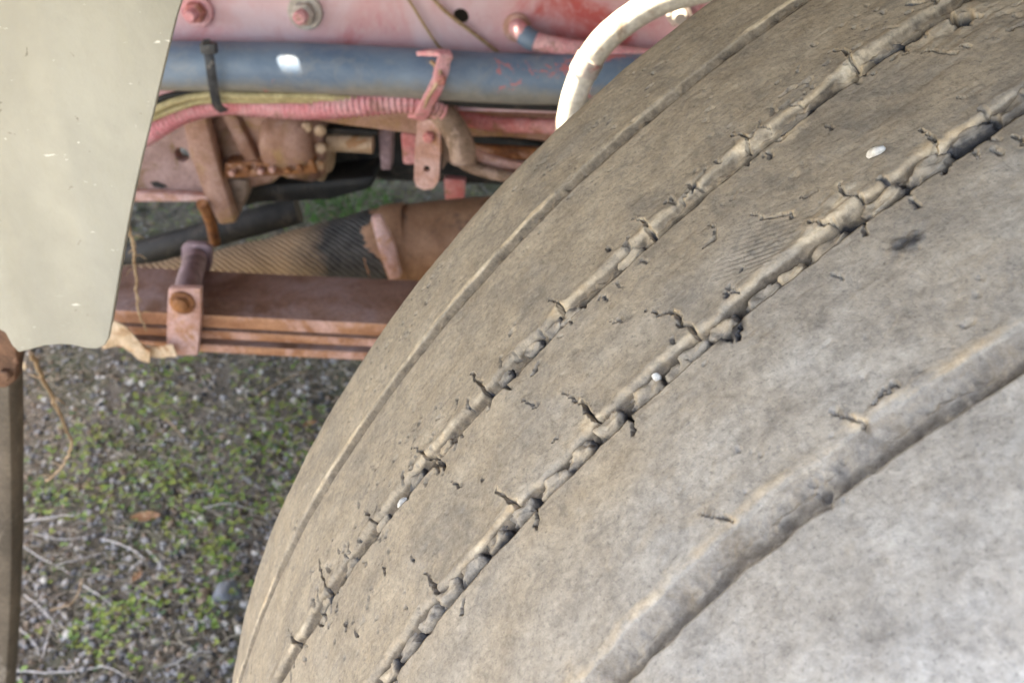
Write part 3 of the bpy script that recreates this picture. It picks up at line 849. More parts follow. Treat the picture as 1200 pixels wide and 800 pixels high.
# ------------------------------------------------------------------ hoses and cables in front of the rail
def hose(name, pix, y, rpx, mat, label, cat='hose', seg=24, n=10, parent=None, group=None, rings=0, amp=0, step=None, rad=None):
    path = [P(q[0], q[1], q[2] if len(q) > 2 else y) for q in pix]
    path = smooth_path(path, n)
    if step: path = resample(path, step)
    mid = pix[len(pix) // 2]
    R1 = rpx * mpp(mid[0], mid[1], mid[2] if len(mid) > 2 else y)
    bm = tube_bm(path, rad or R1, seg, rings=rings, ring_amp=amp * mpp(mid[0], mid[1], y))
    o = from_bm(name, bm, M[mat] if isinstance(mat, str) else mat, parent, True, 60)
    if not parent: tag(o, label, cat, group)
    return o
hose('air_hose', [(-150, 66), (60, 72), (190, 77), (330, 79), (480, 86), (620, 93), (760, 93), (1000, 96)], .845, 29, 'bluehose', 'thick faded blue grey hose running along the red frame rail', seg=36)
hose('corrugated_conduit', [(110, 182, .87), (160, 164, .87), (188, 147, .87), (215, 132, .87), (260, 122, .868), (300, 124, .862), (350, 127, .850), (405, 125, .840), (450, 121, .840), (488, 120, .845), (520, 128, .858)], .845, 12, 'pinkplastic', 'pink ribbed plastic conduit sagging below the blue grey hose', 'conduit', seg=18, rings=1, amp=1.8, step=.0017)
hose('yellow_wire', [(150, 146), (178, 131), (205, 119), (243, 112), (300, 113), (345, 113), (378, 114), (430, 118)], .838, 4.6, 'yellow', 'upper yellow cable in the pair beneath the thick hose', 'cable', seg=12, group='pair of yellow cables')
hose('yellow_wire', [(150, 151), (178, 139), (205, 128), (240, 118.5), (300, 118), (350, 117.5), (420, 122)], .842, 3.8, 'yellow', 'lower yellow cable in the pair beneath the thick hose', 'cable', seg=12, group='pair of yellow cables')
hose('black_cable', [(140, 140), (175, 122), (200, 113), (235, 108), (300, 108), (380, 110), (470, 114), (560, 122), (700, 128)], .852, 4.5, 'dark', 'thin black cable hidden between thick hose and yellow cables', 'cable', seg=10)
hose('red_pipe', [(700, 150), (640, 148), (585, 146), (545, 140), (500, 136)], .90, 9, 'redpaint', 'dull red pipe low behind the strap bracket', 'pipe', seg=14)

# black cable tie round the thick hose
tie = thing('cable_tie', P(250, 125, .81), 'black plastic cable tie cinched round the thick hose and cables', 'cable tie')
pp = [P(242, 49, .832), P(243, 55, .818), P(246, 72, .812), P(249, 95, .812), P(252, 112, .822), P(255, 124, .830), P(262, 130, .842)]
from_bm('strap', tube_bm(smooth_path(pp, 8), 1, 12, flat=(.0042, .0012)), M['black'], tie)
c = P(243, 58, .808)
from_bm('lock_head', prism_bm([c + XD * a + UPV * b for a, b in ((-.0068, -.0045), (.0068, -.0045), (.0068, .0045), (-.0068, .0045))], YD * .008, .0012), M['black'], tie)
from_bm('tail', tube_bm([P(241, 53, .81), P(241, 49.5, .806), P(242, 47, .80)], 1, 10, flat=(.0032, .0008)), M['black'], tie)

# pink wire-bound strap and its hanging bracket
st = thing('painted_strap', P(500, 145, .81), 'pink overpainted twisted strap looped over the thick hose', 'strap')
pp = [P(495, 62, .835), P(520, 63, .812), P(519, 76, .808), P(515, 92, .808), P(508, 108, .812), P(500, 122, .826), P(493, 136, .842), P(484, 137, .85)]
from_bm('loop', rough_up(tube_bm(smooth_path(pp, 8), 1, 14, flat=(.0062, .0022)), .0009, 200, 4), M['pinkplastic'], st)
pp = [P(505, 72, .812), P(516, 84, .805), P(512, 98, .805), P(503, 112, .812), P(496, 128, .832)]
from_bm('wire', tube_bm(smooth_path(pp, 8), .0018, 8), M['casttan'], st)
from_bm('knot', rough_up(lathe_bm(P(517, 93, .80), -YD, [(0, .004), (.003, .0045), (.005, .003)], 12), .0008, 300), M['redpaint'], st)

hb = thing('hanger_bracket', P(500, 222, .855), 'flat pink steel hanger plate with a hole near its lower end', 'bracket')
m = mpp(500, 180, .855)
bm = prism_bm(arc_pts([(489, 140), (516, 140), (516, 180), (514, 212), (508, 221), (497, 223), (488, 219), (485, 210), (486, 180)], .855), YD * .006, 0, holes=[(P(500, 198, .855), 4 * m, XD, UPV)])
from_bm('plate', bm, M['clip'], hb)
from_bm('bolt_head', lathe_bm(P(503, 160, .854), -YD, [(0, 7 * m), (.004, 7 * m), (.006, 4.5 * m)], 6), M['redpaint'], hb)
from_bm('backing_strip', prism_bm(arc_pts([(517, 142), (530, 150), (527, 185), (518, 200)], .868), YD * .004, .0008), M['grime'], hb)

bm = tube_bm(smooth_path([P(510, 125, .865), P(522, 138, .862), P(534, 155, .858), P(541, 172, .855), P(542, 184, .853), P(542, 188, .853)], 8), lambda s: (.0125 if s < .9 else .0125 * sqrt(max(0, 1 - ((s - .9) / .1) ** 2)) + .002), 20)
tag(from_bm('hose_stub', bm, M['grime'], None, True, 60), 'stubby brown rubber hose end drooping beside the hanger plate', 'hose end')
hose('brown_hose', [(700, 212), (640, 212), (590, 206), (555, 197), (535, 184), (527, 165)], .90, 7, 'grime', 'lower of two brown hoses curving behind the tyre', 'hose', seg=14, group='brown hoses behind the tyre')
hose('brown_hose', [(700, 196), (640, 198), (600, 194), (565, 184), (548, 176)], .915, 7, 'clip', 'upper of two brown hoses curving behind the tyre', 'hose', seg=14, group='brown hoses behind the tyre')
hose('rusty_rod', [(720, 182), (640, 180), (590, 178), (545, 175), (500, 170)], .95, 8, 'rust', 'orange rusty rod behind the brown hoses', 'rod', seg=14)

# big pale hose loop beside the tyre, with its clip
wl = thing('pale_hose', P(664, 190, YH), 'white curved hose arching out from behind the tyre top', 'hose')
path = smooth_path([P(a, b, YH + .0 * i) for i, (a, b) in enumerate(WH)], 10)
from_bm('hose_body', tube_bm(path, 15.5 * mpp(690, 80, YH), 28), M['white'], wl)
i0 = min(range(len(path)), key=lambda i: (path[i] - P(688, 76, YH)).length)
from_bm('hose_clip', tube_bm(path[i0 - 3:i0 + 4], 17.2 * mpp(690, 80, YH), 28), M['zinc'], wl)

# elbow fitting out of the rail
ef = thing('elbow_pipe', P(640, 60, .86), 'pink elbow pipe fitting leaving a hole in the frame rail', 'pipe')
m = mpp(620, 50, .86)
from_bm('pipe', tube_bm(smooth_path([P(606, 32, .882), P(608, 35, .862), P(620, 45, .855), P(640, 52, .853), (P(690, 60, .853)), P(760, 68, .853), P(900, 80, .853)], 10), 10.5 * m, 18), M['pinkplastic'], ef)
from_bm('collar', lathe_bm(P(606, 32, .8795), -YD, [(0, 17 * m), (.004, 17 * m), (.006, 13 * m)], 20), M['clip'], ef)
from_bm('ferrule', tube_bm(smooth_path([P(614, 41, .858), P(621, 46, .8548), P(627, 48.5, .854)], 6), 12 * m, 18), M['bluehose'], ef)

# dry stems against the rail
for k, (pts, lab) in enumerate([([(470, -14), (484, 8), (500, 34), (512, 52), (522, 62)], 'thin brown stem lying on the rail left of its hole'),
                                ([(500, -12), (514, 6), (532, 22), (556, 40), (584, 62)], 'thin brown stem crossing the rail just below its hole')]):
    hose('dry_twig', pts, .874, 1.9 if k == 0 else 2.4, 'bark', lab, 'stem', seg=8, group='dry stems on the frame rail')

# ------------------------------------------------------------------ leaf spring
spg = thing('leaf_spring', P(300, 415, .80), 'rusty multi leaf spring pack under the frame rail', 'leaf spring')
def spring_leaf(name, top, bot, mat, y0, x_lo=-250, x_hi=760, dep=.088):
    """top/bot: image height of the near upper / lower edge at x=280, in photo pixels"""
    zt, zb = P(280, top, y0).z, P(280, bot, y0).z
    bm = bmesh.new()
    pts = []
    n = 22
    for k in range(n + 1):
        x = P(x_lo + (x_hi - x_lo) * k / n, 380, y0).x
        xr = (x + .12)
        sag = .020 * xr * xr - .010 * xr
        b = Vector((x, y0 - SLANT * x, 0))
        pts.append([b + UPV * (zb + sag), b + UPV * (zt + sag), b + YD * dep + UPV * (zt + sag), b + YD * dep + UPV * (zb + sag)])
    V = [[bm.verts.new(p) for p in q] for q in pts]
    for a, b in zip(V[:-1], V[1:]):
        for k in range(4): bm.faces.new((a[k], a[(k + 1) % 4], b[(k + 1) % 4], b[k]))
    bm.faces.new(V[0]); bm.faces.new(V[-1][::-1])
    bmesh.ops.recalc_face_normals(bm, faces=bm.faces)
    ed = [e for e in bm.edges if len(e.link_faces) == 2 and e.calc_face_angle(0) > .8]
    bmesh.ops.bevel(bm, geom=ed, offset=.0016, segments=2, affect='EDGES', profile=.5)
    o = from_bm(name, bm, [M['spring'], M['springedge']], spg, True, 40)
    for p in o.data.polygons:
        if p.normal.y < -.6: p.material_index = 1
    return o
spring_leaf('leaf', 373, 388, None, .800)
spring_leaf('leaf', 391, 401, None, .806)
spring_leaf('leaf', 407.5, 417, None, .804)
# rebound clip: near leg, far leg, spacer tube with bolt
cl = [(197, 338), (235, 338), (235, 372), (233, 400), (231, 417), (195, 417), (195, 380)]
from_bm('clip_leg', prism_bm(arc_pts(cl, .786), YD * .008, .0015), M['clip'], spg)
m = mpp(213, 354, .786)
from_bm('bolt_head', lathe_bm(P(214, 354, .7855), -YD, [(0, 15 * m), (.0025, 15 * m), (.003, 12 * m), (.003, 9 * m), (.008, 9 * m), (.010, 6 * m)], 20), M['rust'], spg)
from_bm('clip_leg', prism_bm(arc_pts([(212, 290), (218, 285), (240, 286), (248, 292), (247, 312), (240, 330), (212, 330)], .905), YD * .008, .0015), M['dull'], spg)
from_bm('spacer_tube', tube_bm([P(217, 352, .796), P(222, 328, .84), P(229, 303, .903)], 15 * m, 18), M['dull'], spg)

# peeling strips hooked under the spring
for k, (pts, wd, lab) in enumerate([([(118, 402), (140, 398), (160, 408), (185, 412), (205, 410)], .007, 'long tan strip of peeling tape lying along the spring bottom'),
                                    ([(130, 382), (142, 388), (155, 402), (166, 414), (176, 417)], .008, 'short tan strip of peeling tape crossing the longer one')]):
    path = smooth_path([P(a, b, .775 - .006 * k) for a, b in pts], 8)
    tag(from_bm('tape_strip', rough_up(tube_bm(path, 1, 10, flat=(.0012, wd)), .001, 120, k), M['tanstrip'], None), lab, 'tape strip')

# ------------------------------------------------------------------ gearbox and bracketry seen through the gap
gb = thing('gearbox', P(300, 240, 1.08), 'overspray covered gearbox casting in the middle of the truck', 'gearbox')
bm = prism_bm(arc_pts([(60, 150), (150, 138), (222, 128), (232, 170), (246, 236), (160, 236), (60, 236)], 1.06), YD * .02, .004, holes=[(P(213, 182, 1.06), .008, XD, UPV)])
M['mauve'] = weathered('mauve_oversprayed_plate', (.26, .16, .14), (.38, .25, .23), (.20, .12, .07), 24, patch=20)
from_bm('side_plate', bm, M['mauve'], gb)
from_bm('plate_slot', prism_bm(arc_pts([(176, 214), (184, 213), (196, 219), (190, 221), (180, 219)], 1.0585), YD * .001), M['dark'], gb)
from_bm('plate_lip', prism_bm(arc_pts([(60, 226), (160, 226), (244, 230), (246, 237), (60, 238)], 1.045), YD * .015, .003), M['clip'], gb)
bm = prism_bm(arc_pts([(208, 120), (236, 120), (246, 160), (258, 205), (276, 262), (256, 264), (240, 232), (222, 180)], 1.045), YD * .02, .003)
from_bm('flange_ridge', rough_up(bm, .0008, 60, 2), M['cast'], gb)
bm = prism_bm(arc_pts([(226, 118), (300, 122), (372, 132), (378, 170), (372, 206), (330, 216), (266, 224), (250, 226), (238, 170)], 1.08), YD * .12, 0)
bmesh.ops.triangulate(bm, faces=bm.faces[:])
bmesh.ops.subdivide_edges(bm, edges=bm.edges[:], cuts=5)
bmesh.ops.smooth_vert(bm, verts=bm.verts[:], factor=.5, use_axis_x=True, use_axis_y=True, use_axis_z=True)
from_bm('housing', rough_up(bm, .012, 16, 5), M['cast'], gb, True, 180)
bm = lathe_bm(P(306, 164, 1.085), XD, [(0, .004), (.002, .020), (.008, .031), (.018, .036), (.050, .038), (.062, .034), (.066, .026)], 36)
from_bm('boss', rough_up(bm, .003, 34, 6), M['cast'], gb, True, 180)
bm = prism_bm(arc_pts([(252, 122), (268, 122), (300, 184), (318, 206), (300, 206), (280, 180)], 1.065), YD * .03, .005)
from_bm('casting_rib', rough_up(bm, .001, 60, 4), M['cast'], gb)
for k, (px, py) in enumerate([(273, 202), (290, 197), (306, 200), (320, 198), (338, 199), (352, 196)]):
    from_bm('bolt_head', lathe_bm(P(px, py, 1.05), -YD, [(0, .0045), (.004, .0045), (.006, .003)], 6, rot=k), M['rust' if k in (1, 4, 5) else 'clip'], gb)
from_bm('bolt_flange', rough_up(prism_bm(arc_pts([(262, 192), (365, 188), (372, 204), (262, 210)], 1.055), YD * .03, .003), .001, 70), M['rust'], gb)
from_bm('foot', rough_up(prism_bm(arc_pts([(246, 208), (290, 212), (288, 232), (274, 262), (256, 264), (250, 236)], 1.07), YD * .03, .004), .001, 60), M['grime'], gb)
from_bm('sump', rough_up(prism_bm(arc_pts([(270, 210), (330, 216), (420, 208), (440, 205), (436, 222), (385, 236), (300, 240), (272, 250)], 1.12), YD * .16, .008), .0015, 40), M['dark'], gb)
from_bm('end_flange', lathe_bm(P(368, 172, 1.12), XD, [(0, .040), (.010, .042), (.012, .034), (.02, .030), (.022, .02)], 28), M['casttan'], gb)
for k, (px, py) in enumerate([(360, 148), (376, 152), (377, 172), (375, 192)]):
    from_bm('stud', lathe_bm(P(px, py, 1.07), -YD, [(0, .007), (.006, .007), (.008, .004)], 6, rot=k), M['casttan'], gb)
from_bm('selector_shaft', tube_bm([P(384, 167, 1.09), P(410, 168, 1.09), P(437, 170, 1.09)], .0105, 18), M['casttan'], gb)
from_bm('shaft_arm', prism_bm(arc_pts([(380, 150), (442, 154), (442, 160), (382, 158)], 1.085), YD * .02, .002), M['dark'], gb)
from_bm('link_plate', prism_bm(arc_pts([(443, 152), (460, 152), (458, 200), (446, 200)], 1.10), YD * .02, .003), M['dull'], gb)
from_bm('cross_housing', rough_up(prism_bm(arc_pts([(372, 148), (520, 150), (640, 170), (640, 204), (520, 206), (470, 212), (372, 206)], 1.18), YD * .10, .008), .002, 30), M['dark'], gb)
from_bm('blocking_casing', rough_up(prism_bm([Vector((-.9, 1.36, .52)), Vector((1.2, 1.36, .52)), Vector((1.2, 1.36, 1.0)), Vector((-.9, 1.36, 1.0))], Vector((0, .3, 0)), .01), .003, 20), M['dark'], gb)  # added dark box, blocks far-side light and the sunlit view through the rail hole
from_bm('red_block', prism_bm(arc_pts([(469, 156), (490, 158), (490, 194), (472, 194)], 1.06), YD * .03, .004), M['redpaint'], gb)
# drive members lower down
tag(from_bm('steering_rod', tube_bm([P(40, 322, 1.22), P(160, 299, 1.22), P(262, 270, 1.22), P(350, 246, 1.24)], .020, 18), M['dark'], None), 'black steering rod crossing low behind the spring', 'rod')
tag(from_bm('rust_link', tube_bm(smooth_path([P(236, 238, 1.04), P(243, 250, 1.05), P(248, 264, 1.07), P(252, 285, 1.09)], 6), .007, 12), M['rust'], None), 'orange rusted link below the gearbox foot', 'link')
cr = thing('cross_member', P(560, 236, 1.45), 'dark cross member far behind the hanger plate', 'cross member')
from_bm('beam', prism_bm(arc_pts([(440, 196), (760, 204), (760, 226), (520, 214), (440, 212)], 1.45), YD * .06, .004), M['dark'], cr)
from_bm('bracket', prism_bm(arc_pts([(520, 210), (545, 212), (543, 240), (522, 238)], 1.43), YD * .018, .003), M['redpaint'], cr)

# exhaust with its woven wrap
ex = thing('exhaust_pipe', P(500, 330, 1.07), 'browned exhaust pipe partly wrapped in sooty woven sleeve', 'exhaust pipe')
m = mpp(480, 280, 1.07)
path = smooth_path([P(800, 268, 1.10), P(640, 275, 1.08), P(540, 281, 1.07), P(466, 290, 1.06), P(440, 294, 1.06)], 10)
from_bm('pipe', tube_bm(path, 48 * m, 40), M['exhaust'], ex)
from_bm('clamp_band', tube_bm(smooth_path([P(478, 288, 1.062), P(468, 289, 1.061), P(456, 291, 1.06)], 5), 50.5 * m, 40), M['exhaust'], ex)
from_bm('clamp_lug', rough_up(prism_bm(arc_pts([(433, 256), (446, 254), (462, 290), (470, 326), (456, 330), (444, 296)], .995), YD * .012, .003), .001, 90), M['clip'], ex)
path = smooth_path([P(458, 292, 1.06), P(430, 294, 1.058), P(395, 300, 1.055), P(350, 308, 1.05), P(290, 316, 1.04), P(220, 326, 1.03), P(100, 342, 1.02)], 14)
bm = tube_bm(path, lambda s: (49 - 6 * sstep(.0, .3, s) - 18 * sstep(.3, .9, s)) * m, 48)
rough_up(bm, .0028, 26, 8)
o = from_bm('woven_sleeve', bm, M['wrap'], ex, True, 180)
xs = np.array([v.co.x for v in o.data.vertices])
xa, xb = P(325, 310, 1.05).x, P(415, 300, 1.05).x
o.data.attributes.new('soot', 'FLOAT', 'POINT').data.foreach_set('value', np.clip((xs - xa) / (xb - xa), 0, 1).astype(np.float32))

# ------------------------------------------------------------------ hanging vine and ground litter
def twig(name, pts, r, mat, label, cat='twig', group=None, spurs=0, seed=0):
    rr = random.Random(seed)
    path = smooth_path(pts, 8)
    path = [p + Vector((rr.gauss(0, r * .35), rr.gauss(0, r * .35), rr.gauss(0, r * .35))) for p in path]
    bm = tube_bm(path, lambda s: r * (1 - .55 * s), 7)
    for _ in range(spurs):
        i = rr.randrange(2, len(path) - 2)
        d = (path[i + 1] - path[i]).normalized().cross(Vector((rr.gauss(0, 1), rr.gauss(0, 1), rr.gauss(0, 1)))).normalized()
        tube_bm([path[i], path[i] + d * r * 3.5, path[i] + d * r * 6 + (path[i + 1] - path[i]).normalized() * r * 3], lambda s: r * .5 * (1 - .6 * s), 5, bm)
    return tag(from_bm(name, bm, M[mat], None, True, 60), label, cat, group)
twig('vine_stem', [P(a, b, .76) for a, b in ((148, 262), (155, 280), (158, 305), (160, 330), (161, 352), (163, 366), (172, 388))], .0016, 'bark', 'knobbly dry vine stem hanging in front of the leaf spring', 'vine', None, 9, 3)
twig('vine_stem', [P(38, 414, .66), P(52, 448, .70), P(70, 486, .78), P(83, 520, .86), P(74, 545, .9), P(52, 565, .93)], .0022, 'bark', 'long dry vine stem dangling below the cream panel', 'vine', None, 7, 5)

def gpt(px, py, dz=0):
    p = PZ(px, py, Z0)
    p.z = float(gz(p.x, p.y)) + dz
    return p
# green weed behind the truck
wd = thing('leafy_weed', gpt(415, 240), 'soft green leafy weed beyond the truck in the gap', 'weed')
V, F = [], []
base = PZ(412, 258, Z0)
rr = random.Random(4)
for k in range(420):
    a = rr.uniform(0, 2 * pi); rad = .10 * sqrt(rr.random()); h = rr.uniform(.0, .20) * (1 - rad / .12)
    c = base + Vector((rad * cos(a), rad * sin(a), h + .01))
    d = Vector((rr.gauss(0, 1), rr.gauss(0, 1), rr.gauss(.3, .6))).normalized(); s_ = d.cross(Vector((0, 0, 1))).normalized()
    L = rr.uniform(.012, .022); i = len(V)
    V += [c - s_ * L * .05, c + d * L * .5 - s_ * L * .32, c + d * L, c + d * L * .5 + s_ * L * .32]
    F.append((i, i + 1, i + 2, i + 3))
me = np_mesh('leaves', np.array([v[:] for v in V]), np.array(F)); link('leaves', me, M['weed'], wd)
bm = bmesh.new()
for k in range(9):
    a = k * .7
    tube_bm([base, base + Vector((.04 * cos(a), .04 * sin(a), .06)), base + Vector((.07 * cos(a), .07 * sin(a), .10))], .0018, 5, bm)
from_bm('stem', bm, M['leafc'], wd)

# gravel, straw and small ground plants nobody could count
def ico():
    bm = bmesh.new(); bmesh.ops.create_icosphere(bm, subdivisions=1, radius=1)
    v = np.array([x.co[:] for x in bm.verts]); f = np.array([[q.index for q in p.verts] for p in bm.faces]); bm.free()
    return v, f
IV, IF = ico()
def in_view(n):
    """ground points seen in the lower left and through the gaps"""
    out = []
    far_ = rng.random(n) < .2
    x = np.where(far_, rng.uniform(130, 600, n), rng.uniform(-20, 420, n))
    y = np.where(far_, rng.uniform(190, 400, n), rng.uniform(395, 830, n))
    pts = [PZ(a, b, Z0) for a, b in zip(x, y)]
    return np.array([[p.x, p.y] for p in pts])
def gravel(n, smin, smax, pw):
    xy = in_view(n)
    sz = smin + (smax - smin) * rng.random(n) ** pw
    v = IV[None] * (1 + .28 * rng.standard_normal((n, len(IV), 1)) * .6)
    sc = sz[:, None] * np.stack([rng.uniform(.7, 1.3, n), rng.uniform(.7, 1.3, n), rng.uniform(.45, .8, n)], 1)
    v = v * sc[:, None, :]
    a = rng.uniform(0, 2 * pi, n); ca, sa = np.cos(a)[:, None], np.sin(a)[:, None]
    v = np.stack([v[..., 0] * ca - v[..., 1] * sa, v[..., 0] * sa + v[..., 1] * ca, v[..., 2] + .25 * v[..., 0] * rng.standard_normal((n, 1))], -1)
    z = gz(xy[:, 0], xy[:, 1]) + sz * rng.uniform(-.1, .45, n)
    v = v + np.concatenate([xy, z[:, None]], 1)[:, None]
    f = IF[None] + (np.arange(n) * len(IV))[:, None, None]
    mi = rng.choice([0, 0, 0, 1, 1, 2, 3, 3], n)
    return v.reshape(-1, 3), f.reshape(-1, 3), np.repeat(mi, len(IF))
v, f, mi = gravel(13000, .0012, .0062, 3.2)
me = np_mesh('gravel', v, f, mi)
o = link('gravel', me, [M['g1'], M['g2'], M['g3'], M['g4']], None, False); tag(o, 'fine grey and brown gravel scattered over the soil', 'gravel', kind='stuff')

PATCH = [(200, 560, 60), (300, 530, 60), (330, 500, 50), (120, 575, 45), (180, 490, 45), (262, 640, 30), (232, 700, 30), (140, 730, 30), (300, 440, 30), (100, 520, 40), (60, 580, 30), (250, 590, 60), (345, 560, 40), (200, 430, 40), (230, 255, 60), (300, 262, 60), (180, 262, 50), (420, 215, 50)]
PC_ = [(PZ(a, b, Z0), c * .00115 if b > 300 else .22) for a, b, c in PATCH]
def plants(n):
    xy = in_view(n)
    k = np.zeros(n)
    for p, r in PC_:
        k = np.maximum(k, np.exp(-(((xy[:, 0] - p.x) ** 2 + ((xy[:, 1] - p.y) * .8) ** 2) / (r * 1.2) ** 2)))
    k = k * 1.05 - .10 + .40 * fbm(xy[:, 0] * 22, xy[:, 1] * 22, 3, 130)
    xy = xy[rng.random(n) < np.clip(np.where(xy[:, 1] < 1.75, k * .70, k * 1.6), .01, 1)]
    V, F, MI = [], [], []
    for x, y, z in zip(xy[:, 0], xy[:, 1], gz(xy[:, 0], xy[:, 1])):
        h = random.uniform(.002, .014); L = random.uniform(.0024, .0056); a0 = random.uniform(0, 6.28); m_ = random.choice((0, 0, 1, 1, 2))
        for j in range(3):
            a = a0 + j * 2.09 + random.gauss(0, .3)
            d = np.array([cos(a), sin(a), random.uniform(-.2, .5)]); s_ = np.array([-sin(a), cos(a), random.uniform(-.3, .3)])
            c = np.array([x, y, z + h]); i = len(V)
            V += [c, c + d * L * .55 - s_ * L * .48, c + d * L * 1.1, c + d * L * .55 + s_ * L * .48]
            F.append((i, i + 1, i + 2, i + 3)); MI.append(m_)
    return np.array(V), np.array(F), np.array(MI)
v, f, mi = plants(13000)
o = link('ground_cover', np_mesh('ground_cover', v, f, mi), [M['leafa'], M['leafb'], M['leafc']], None, False)
tag(o, 'tiny bright green clover and moss leaves in patches', 'ground cover', kind='stuff')

def straws(n):
    xy = in_view(n); V, F = [], []
    for x, y in xy:
        L = random.uniform(.008, .035); a = random.uniform(0, pi); r = random.uniform(.0004, .0009)
        d = np.array([cos(a), sin(a), 0]); s_ = np.array([-sin(a), cos(a), 0]); up = np.array([0, 0, 1.])
        c = np.array([x, y, float(gz(x, y)) + random.uniform(.001, .006)]); i = len(V)
        b = s_ * random.uniform(-.15, .15) * L; tl = up * random.uniform(-.1, .1) * L
        for q, off in ((-.5, 0 * b), (0, b), (.5, 0 * b)):
            p = c + d * L * q + off + tl * q
            V += [p + s_ * r, p - s_ * r, p + up * r * 1.6]
        for k in (0, 3):
            F += [(i + k, i + k + 1, i + k + 4, i + k + 3), (i + k + 1, i + k + 2, i + k + 5, i + k + 4), (i + k + 2, i + k, i + k + 3, i + k + 5)]
    return np.array(V), np.array(F)
v, f = straws(2600)
o = link('straw', np_mesh('straw', v, f), M['straw'], None, False); tag(o, 'short grey straw and needle litter over the soil', 'straw', kind='stuff')

# pebbles, twigs, leaves and a stone one can pick out
def on_ground(px, py, r):
    return gpt(px, py, r * .35)
XV, YV, ZV = Vector((1, 0, 0)), Vector((0, 1, 0)), Vector((0, 0, 1))
stone('stone', gpt(268, 700, .006), (XV * .027, YV * .022, ZV * .019), M['darkstone'], 21, 'dark grey lump of stone beside the foot of the tyre', 'stone', None, 3, .6)
stone('stone', gpt(240, 706, .002), (XV * .010, YV * .014, ZV * .006), M['g4'], 22, 'flat brown stone chip touching the dark grey stone', 'stone', None, 2)
base_p = None
PEB = [(155, 448, 6), (168, 450, 5.5), (207, 470, 5), (231, 466, 6), (312, 472, 5), (346, 473, 5), (268, 520, 5.5), (170, 563, 6.5), (326, 568, 8.5), (238, 609, 6), (213, 640, 5), (251, 673, 7), (282, 743, 7), (265, 735, 5), (226, 768, 5), (184, 757, 5), (81, 745, 7), (52, 680, 6), (270, 600, 5), (120, 470, 4.5), (90, 640, 4.5), (252, 752, 5), (135, 600, 4.5), (300, 650, 5), (200, 700, 4), (266, 764, 5), (240, 735, 4.5), (150, 690, 4), (60, 760, 5)]
proto = None
PLAB = {0: 'left one of two pale pebbles side by side below the spring clip', 1: 'right one of two pale pebbles side by side below the spring clip', 4: 'pale pebble left of a pair under the right half of the spring', 5: 'pale pebble right of a pair under the spring beside the tyre', 7: 'pale pebble just above the curled brown dead leaf', 8: 'biggest pale pebble, close to the tyre edge at mid height', 12: 'pale pebble below the dark grey stone and touching the tyre foot', 16: 'pale pebble among bleached twigs near the bottom of the flap', 17: 'pale pebble right of the flap among the twigs', 9: 'pale pebble a little right of the curled brown leaf'}
for k, (px, py, r) in enumerate(PEB):
    p = gpt(px, py); R1 = r * (p - O).dot(_f) / FPX
    if k % 6 == 0:
        o = stone('pebble', Vector((0, 0, 0)), (XV * .0055, YV * .0045, ZV * .0036), M['pebble'], 40 + k, 'small pale pebble lying among the clover and gravel', 'pebble', 'pale pebbles scattered on the soil')
        proto = o
    else:
        o = proto.copy(); COL.objects.link(o)
    if k in PLAB: o['label'] = PLAB[k]
    else: o['label'] = 'small pale pebble lying among the clover and gravel'
    s_ = R1 / .005
    o.location = (p.x, p.y, p.z - .0012 * s_); o.scale = (s_, s_ * random.uniform(.8, 1.2), s_); o.rotation_euler = (0, 0, random.uniform(0, 6))
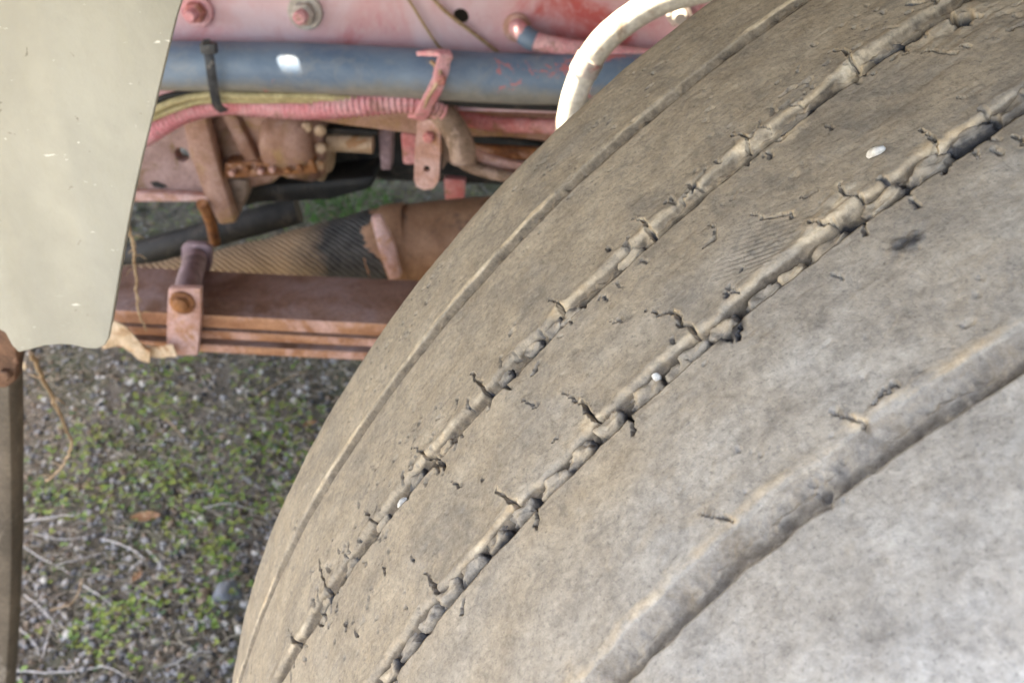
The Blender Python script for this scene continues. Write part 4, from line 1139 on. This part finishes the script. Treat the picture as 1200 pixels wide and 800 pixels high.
TW = [([(22, 612), (70, 608), (105, 604)], 'straight pale twig highest of the litter at lower left'), ([(40, 630), (70, 632), (99, 631)], 'short pale twig just below the highest one'),
      ([(24, 640), (50, 655), (82, 673)], None), ([(122, 632), (150, 642), (170, 656)], None), ([(172, 645), (195, 672), (215, 690)], None), ([(30, 700), (48, 715), (70, 738)], None),
      ([(24, 725), (45, 706), (52, 698)], None), ([(22, 738), (40, 755), (46, 768)], None), ([(14, 788), (60, 790), (118, 786)], 'long straight pale twig along the bottom edge'), ([(60, 720), (85, 708), (95, 690), (96, 680)], 'tan twig curving upward in the lower left litter'),
      ([(118, 785), (135, 790), (150, 800)], None), ([(190, 488), (205, 505), (216, 517)], 'thin brown twig among the clover in mid ground'), ([(300, 470), (330, 450), (360, 438)], 'long thin brown twig under the leaf spring'), ([(100, 690), (120, 705), (135, 716)], None), ([(50, 770), (60, 740), (66, 722)], None), ([(200, 790), (230, 775), (250, 772)], None), ([(66, 665), (100, 655), (125, 648)], None), ([(240, 600), (270, 596), (300, 602)], None)]
for k, (pts, lab) in enumerate(TW):
    twig('dry_twig', [gpt(a, b, .006 + .003 * random.random()) for a, b in pts], (.0011 if k % 3 else .0014) if k not in (8, 0) else .0017, 'bark' if k in (9, 11, 12) else 'paletwig', lab or 'short bleached twig tangled in the litter at lower left', 'twig', None if lab else 'bleached twigs in the litter', 0, 70 + k)
def leaf(px, py, L, W, ang, seed, label):
    p = gpt(px, py, .006); rr = random.Random(seed)
    V = np.zeros((9, 5, 3))
    for i in range(9):
        t = i / 8; w_ = W * sin(pi * min(1, t * .96 + .03)) ** .8
        for j in range(5):
            q = (j - 2) / 2
            x, y = (t - .5) * L, q * w_ * .5
            V[i, j] = (p.x + x * cos(ang) - y * sin(ang), p.y + x * sin(ang) + y * cos(ang), p.z + .10 * L * (t - .5) ** 2 * 4 + abs(q) * w_ * .25 + rr.uniform(-.0006, .0006))
    bm = bmesh.new(); me = grid_mesh('tmp', V); bm.from_mesh(me)
    r = bmesh.ops.extrude_face_region(bm, geom=bm.faces[:]); bmesh.ops.translate(bm, verts=[g for g in r['geom'] if isinstance(g, bmesh.types.BMVert)], vec=(0, 0, -.0006))
    tag(from_bm('dead_leaf', bm, M['deadleaf'], None), label, 'leaf')
leaf(172, 610, .042, .020, .1, 1, 'curled brown dead leaf lying in the clover')
leaf(364, 502, .022, .014, .5, 2, 'small orange brown dead leaf beside the tyre edge')
leaf(162, 680, .018, .012, 1.2, 3, 'tiny brown dead leaf near the pale twigs')
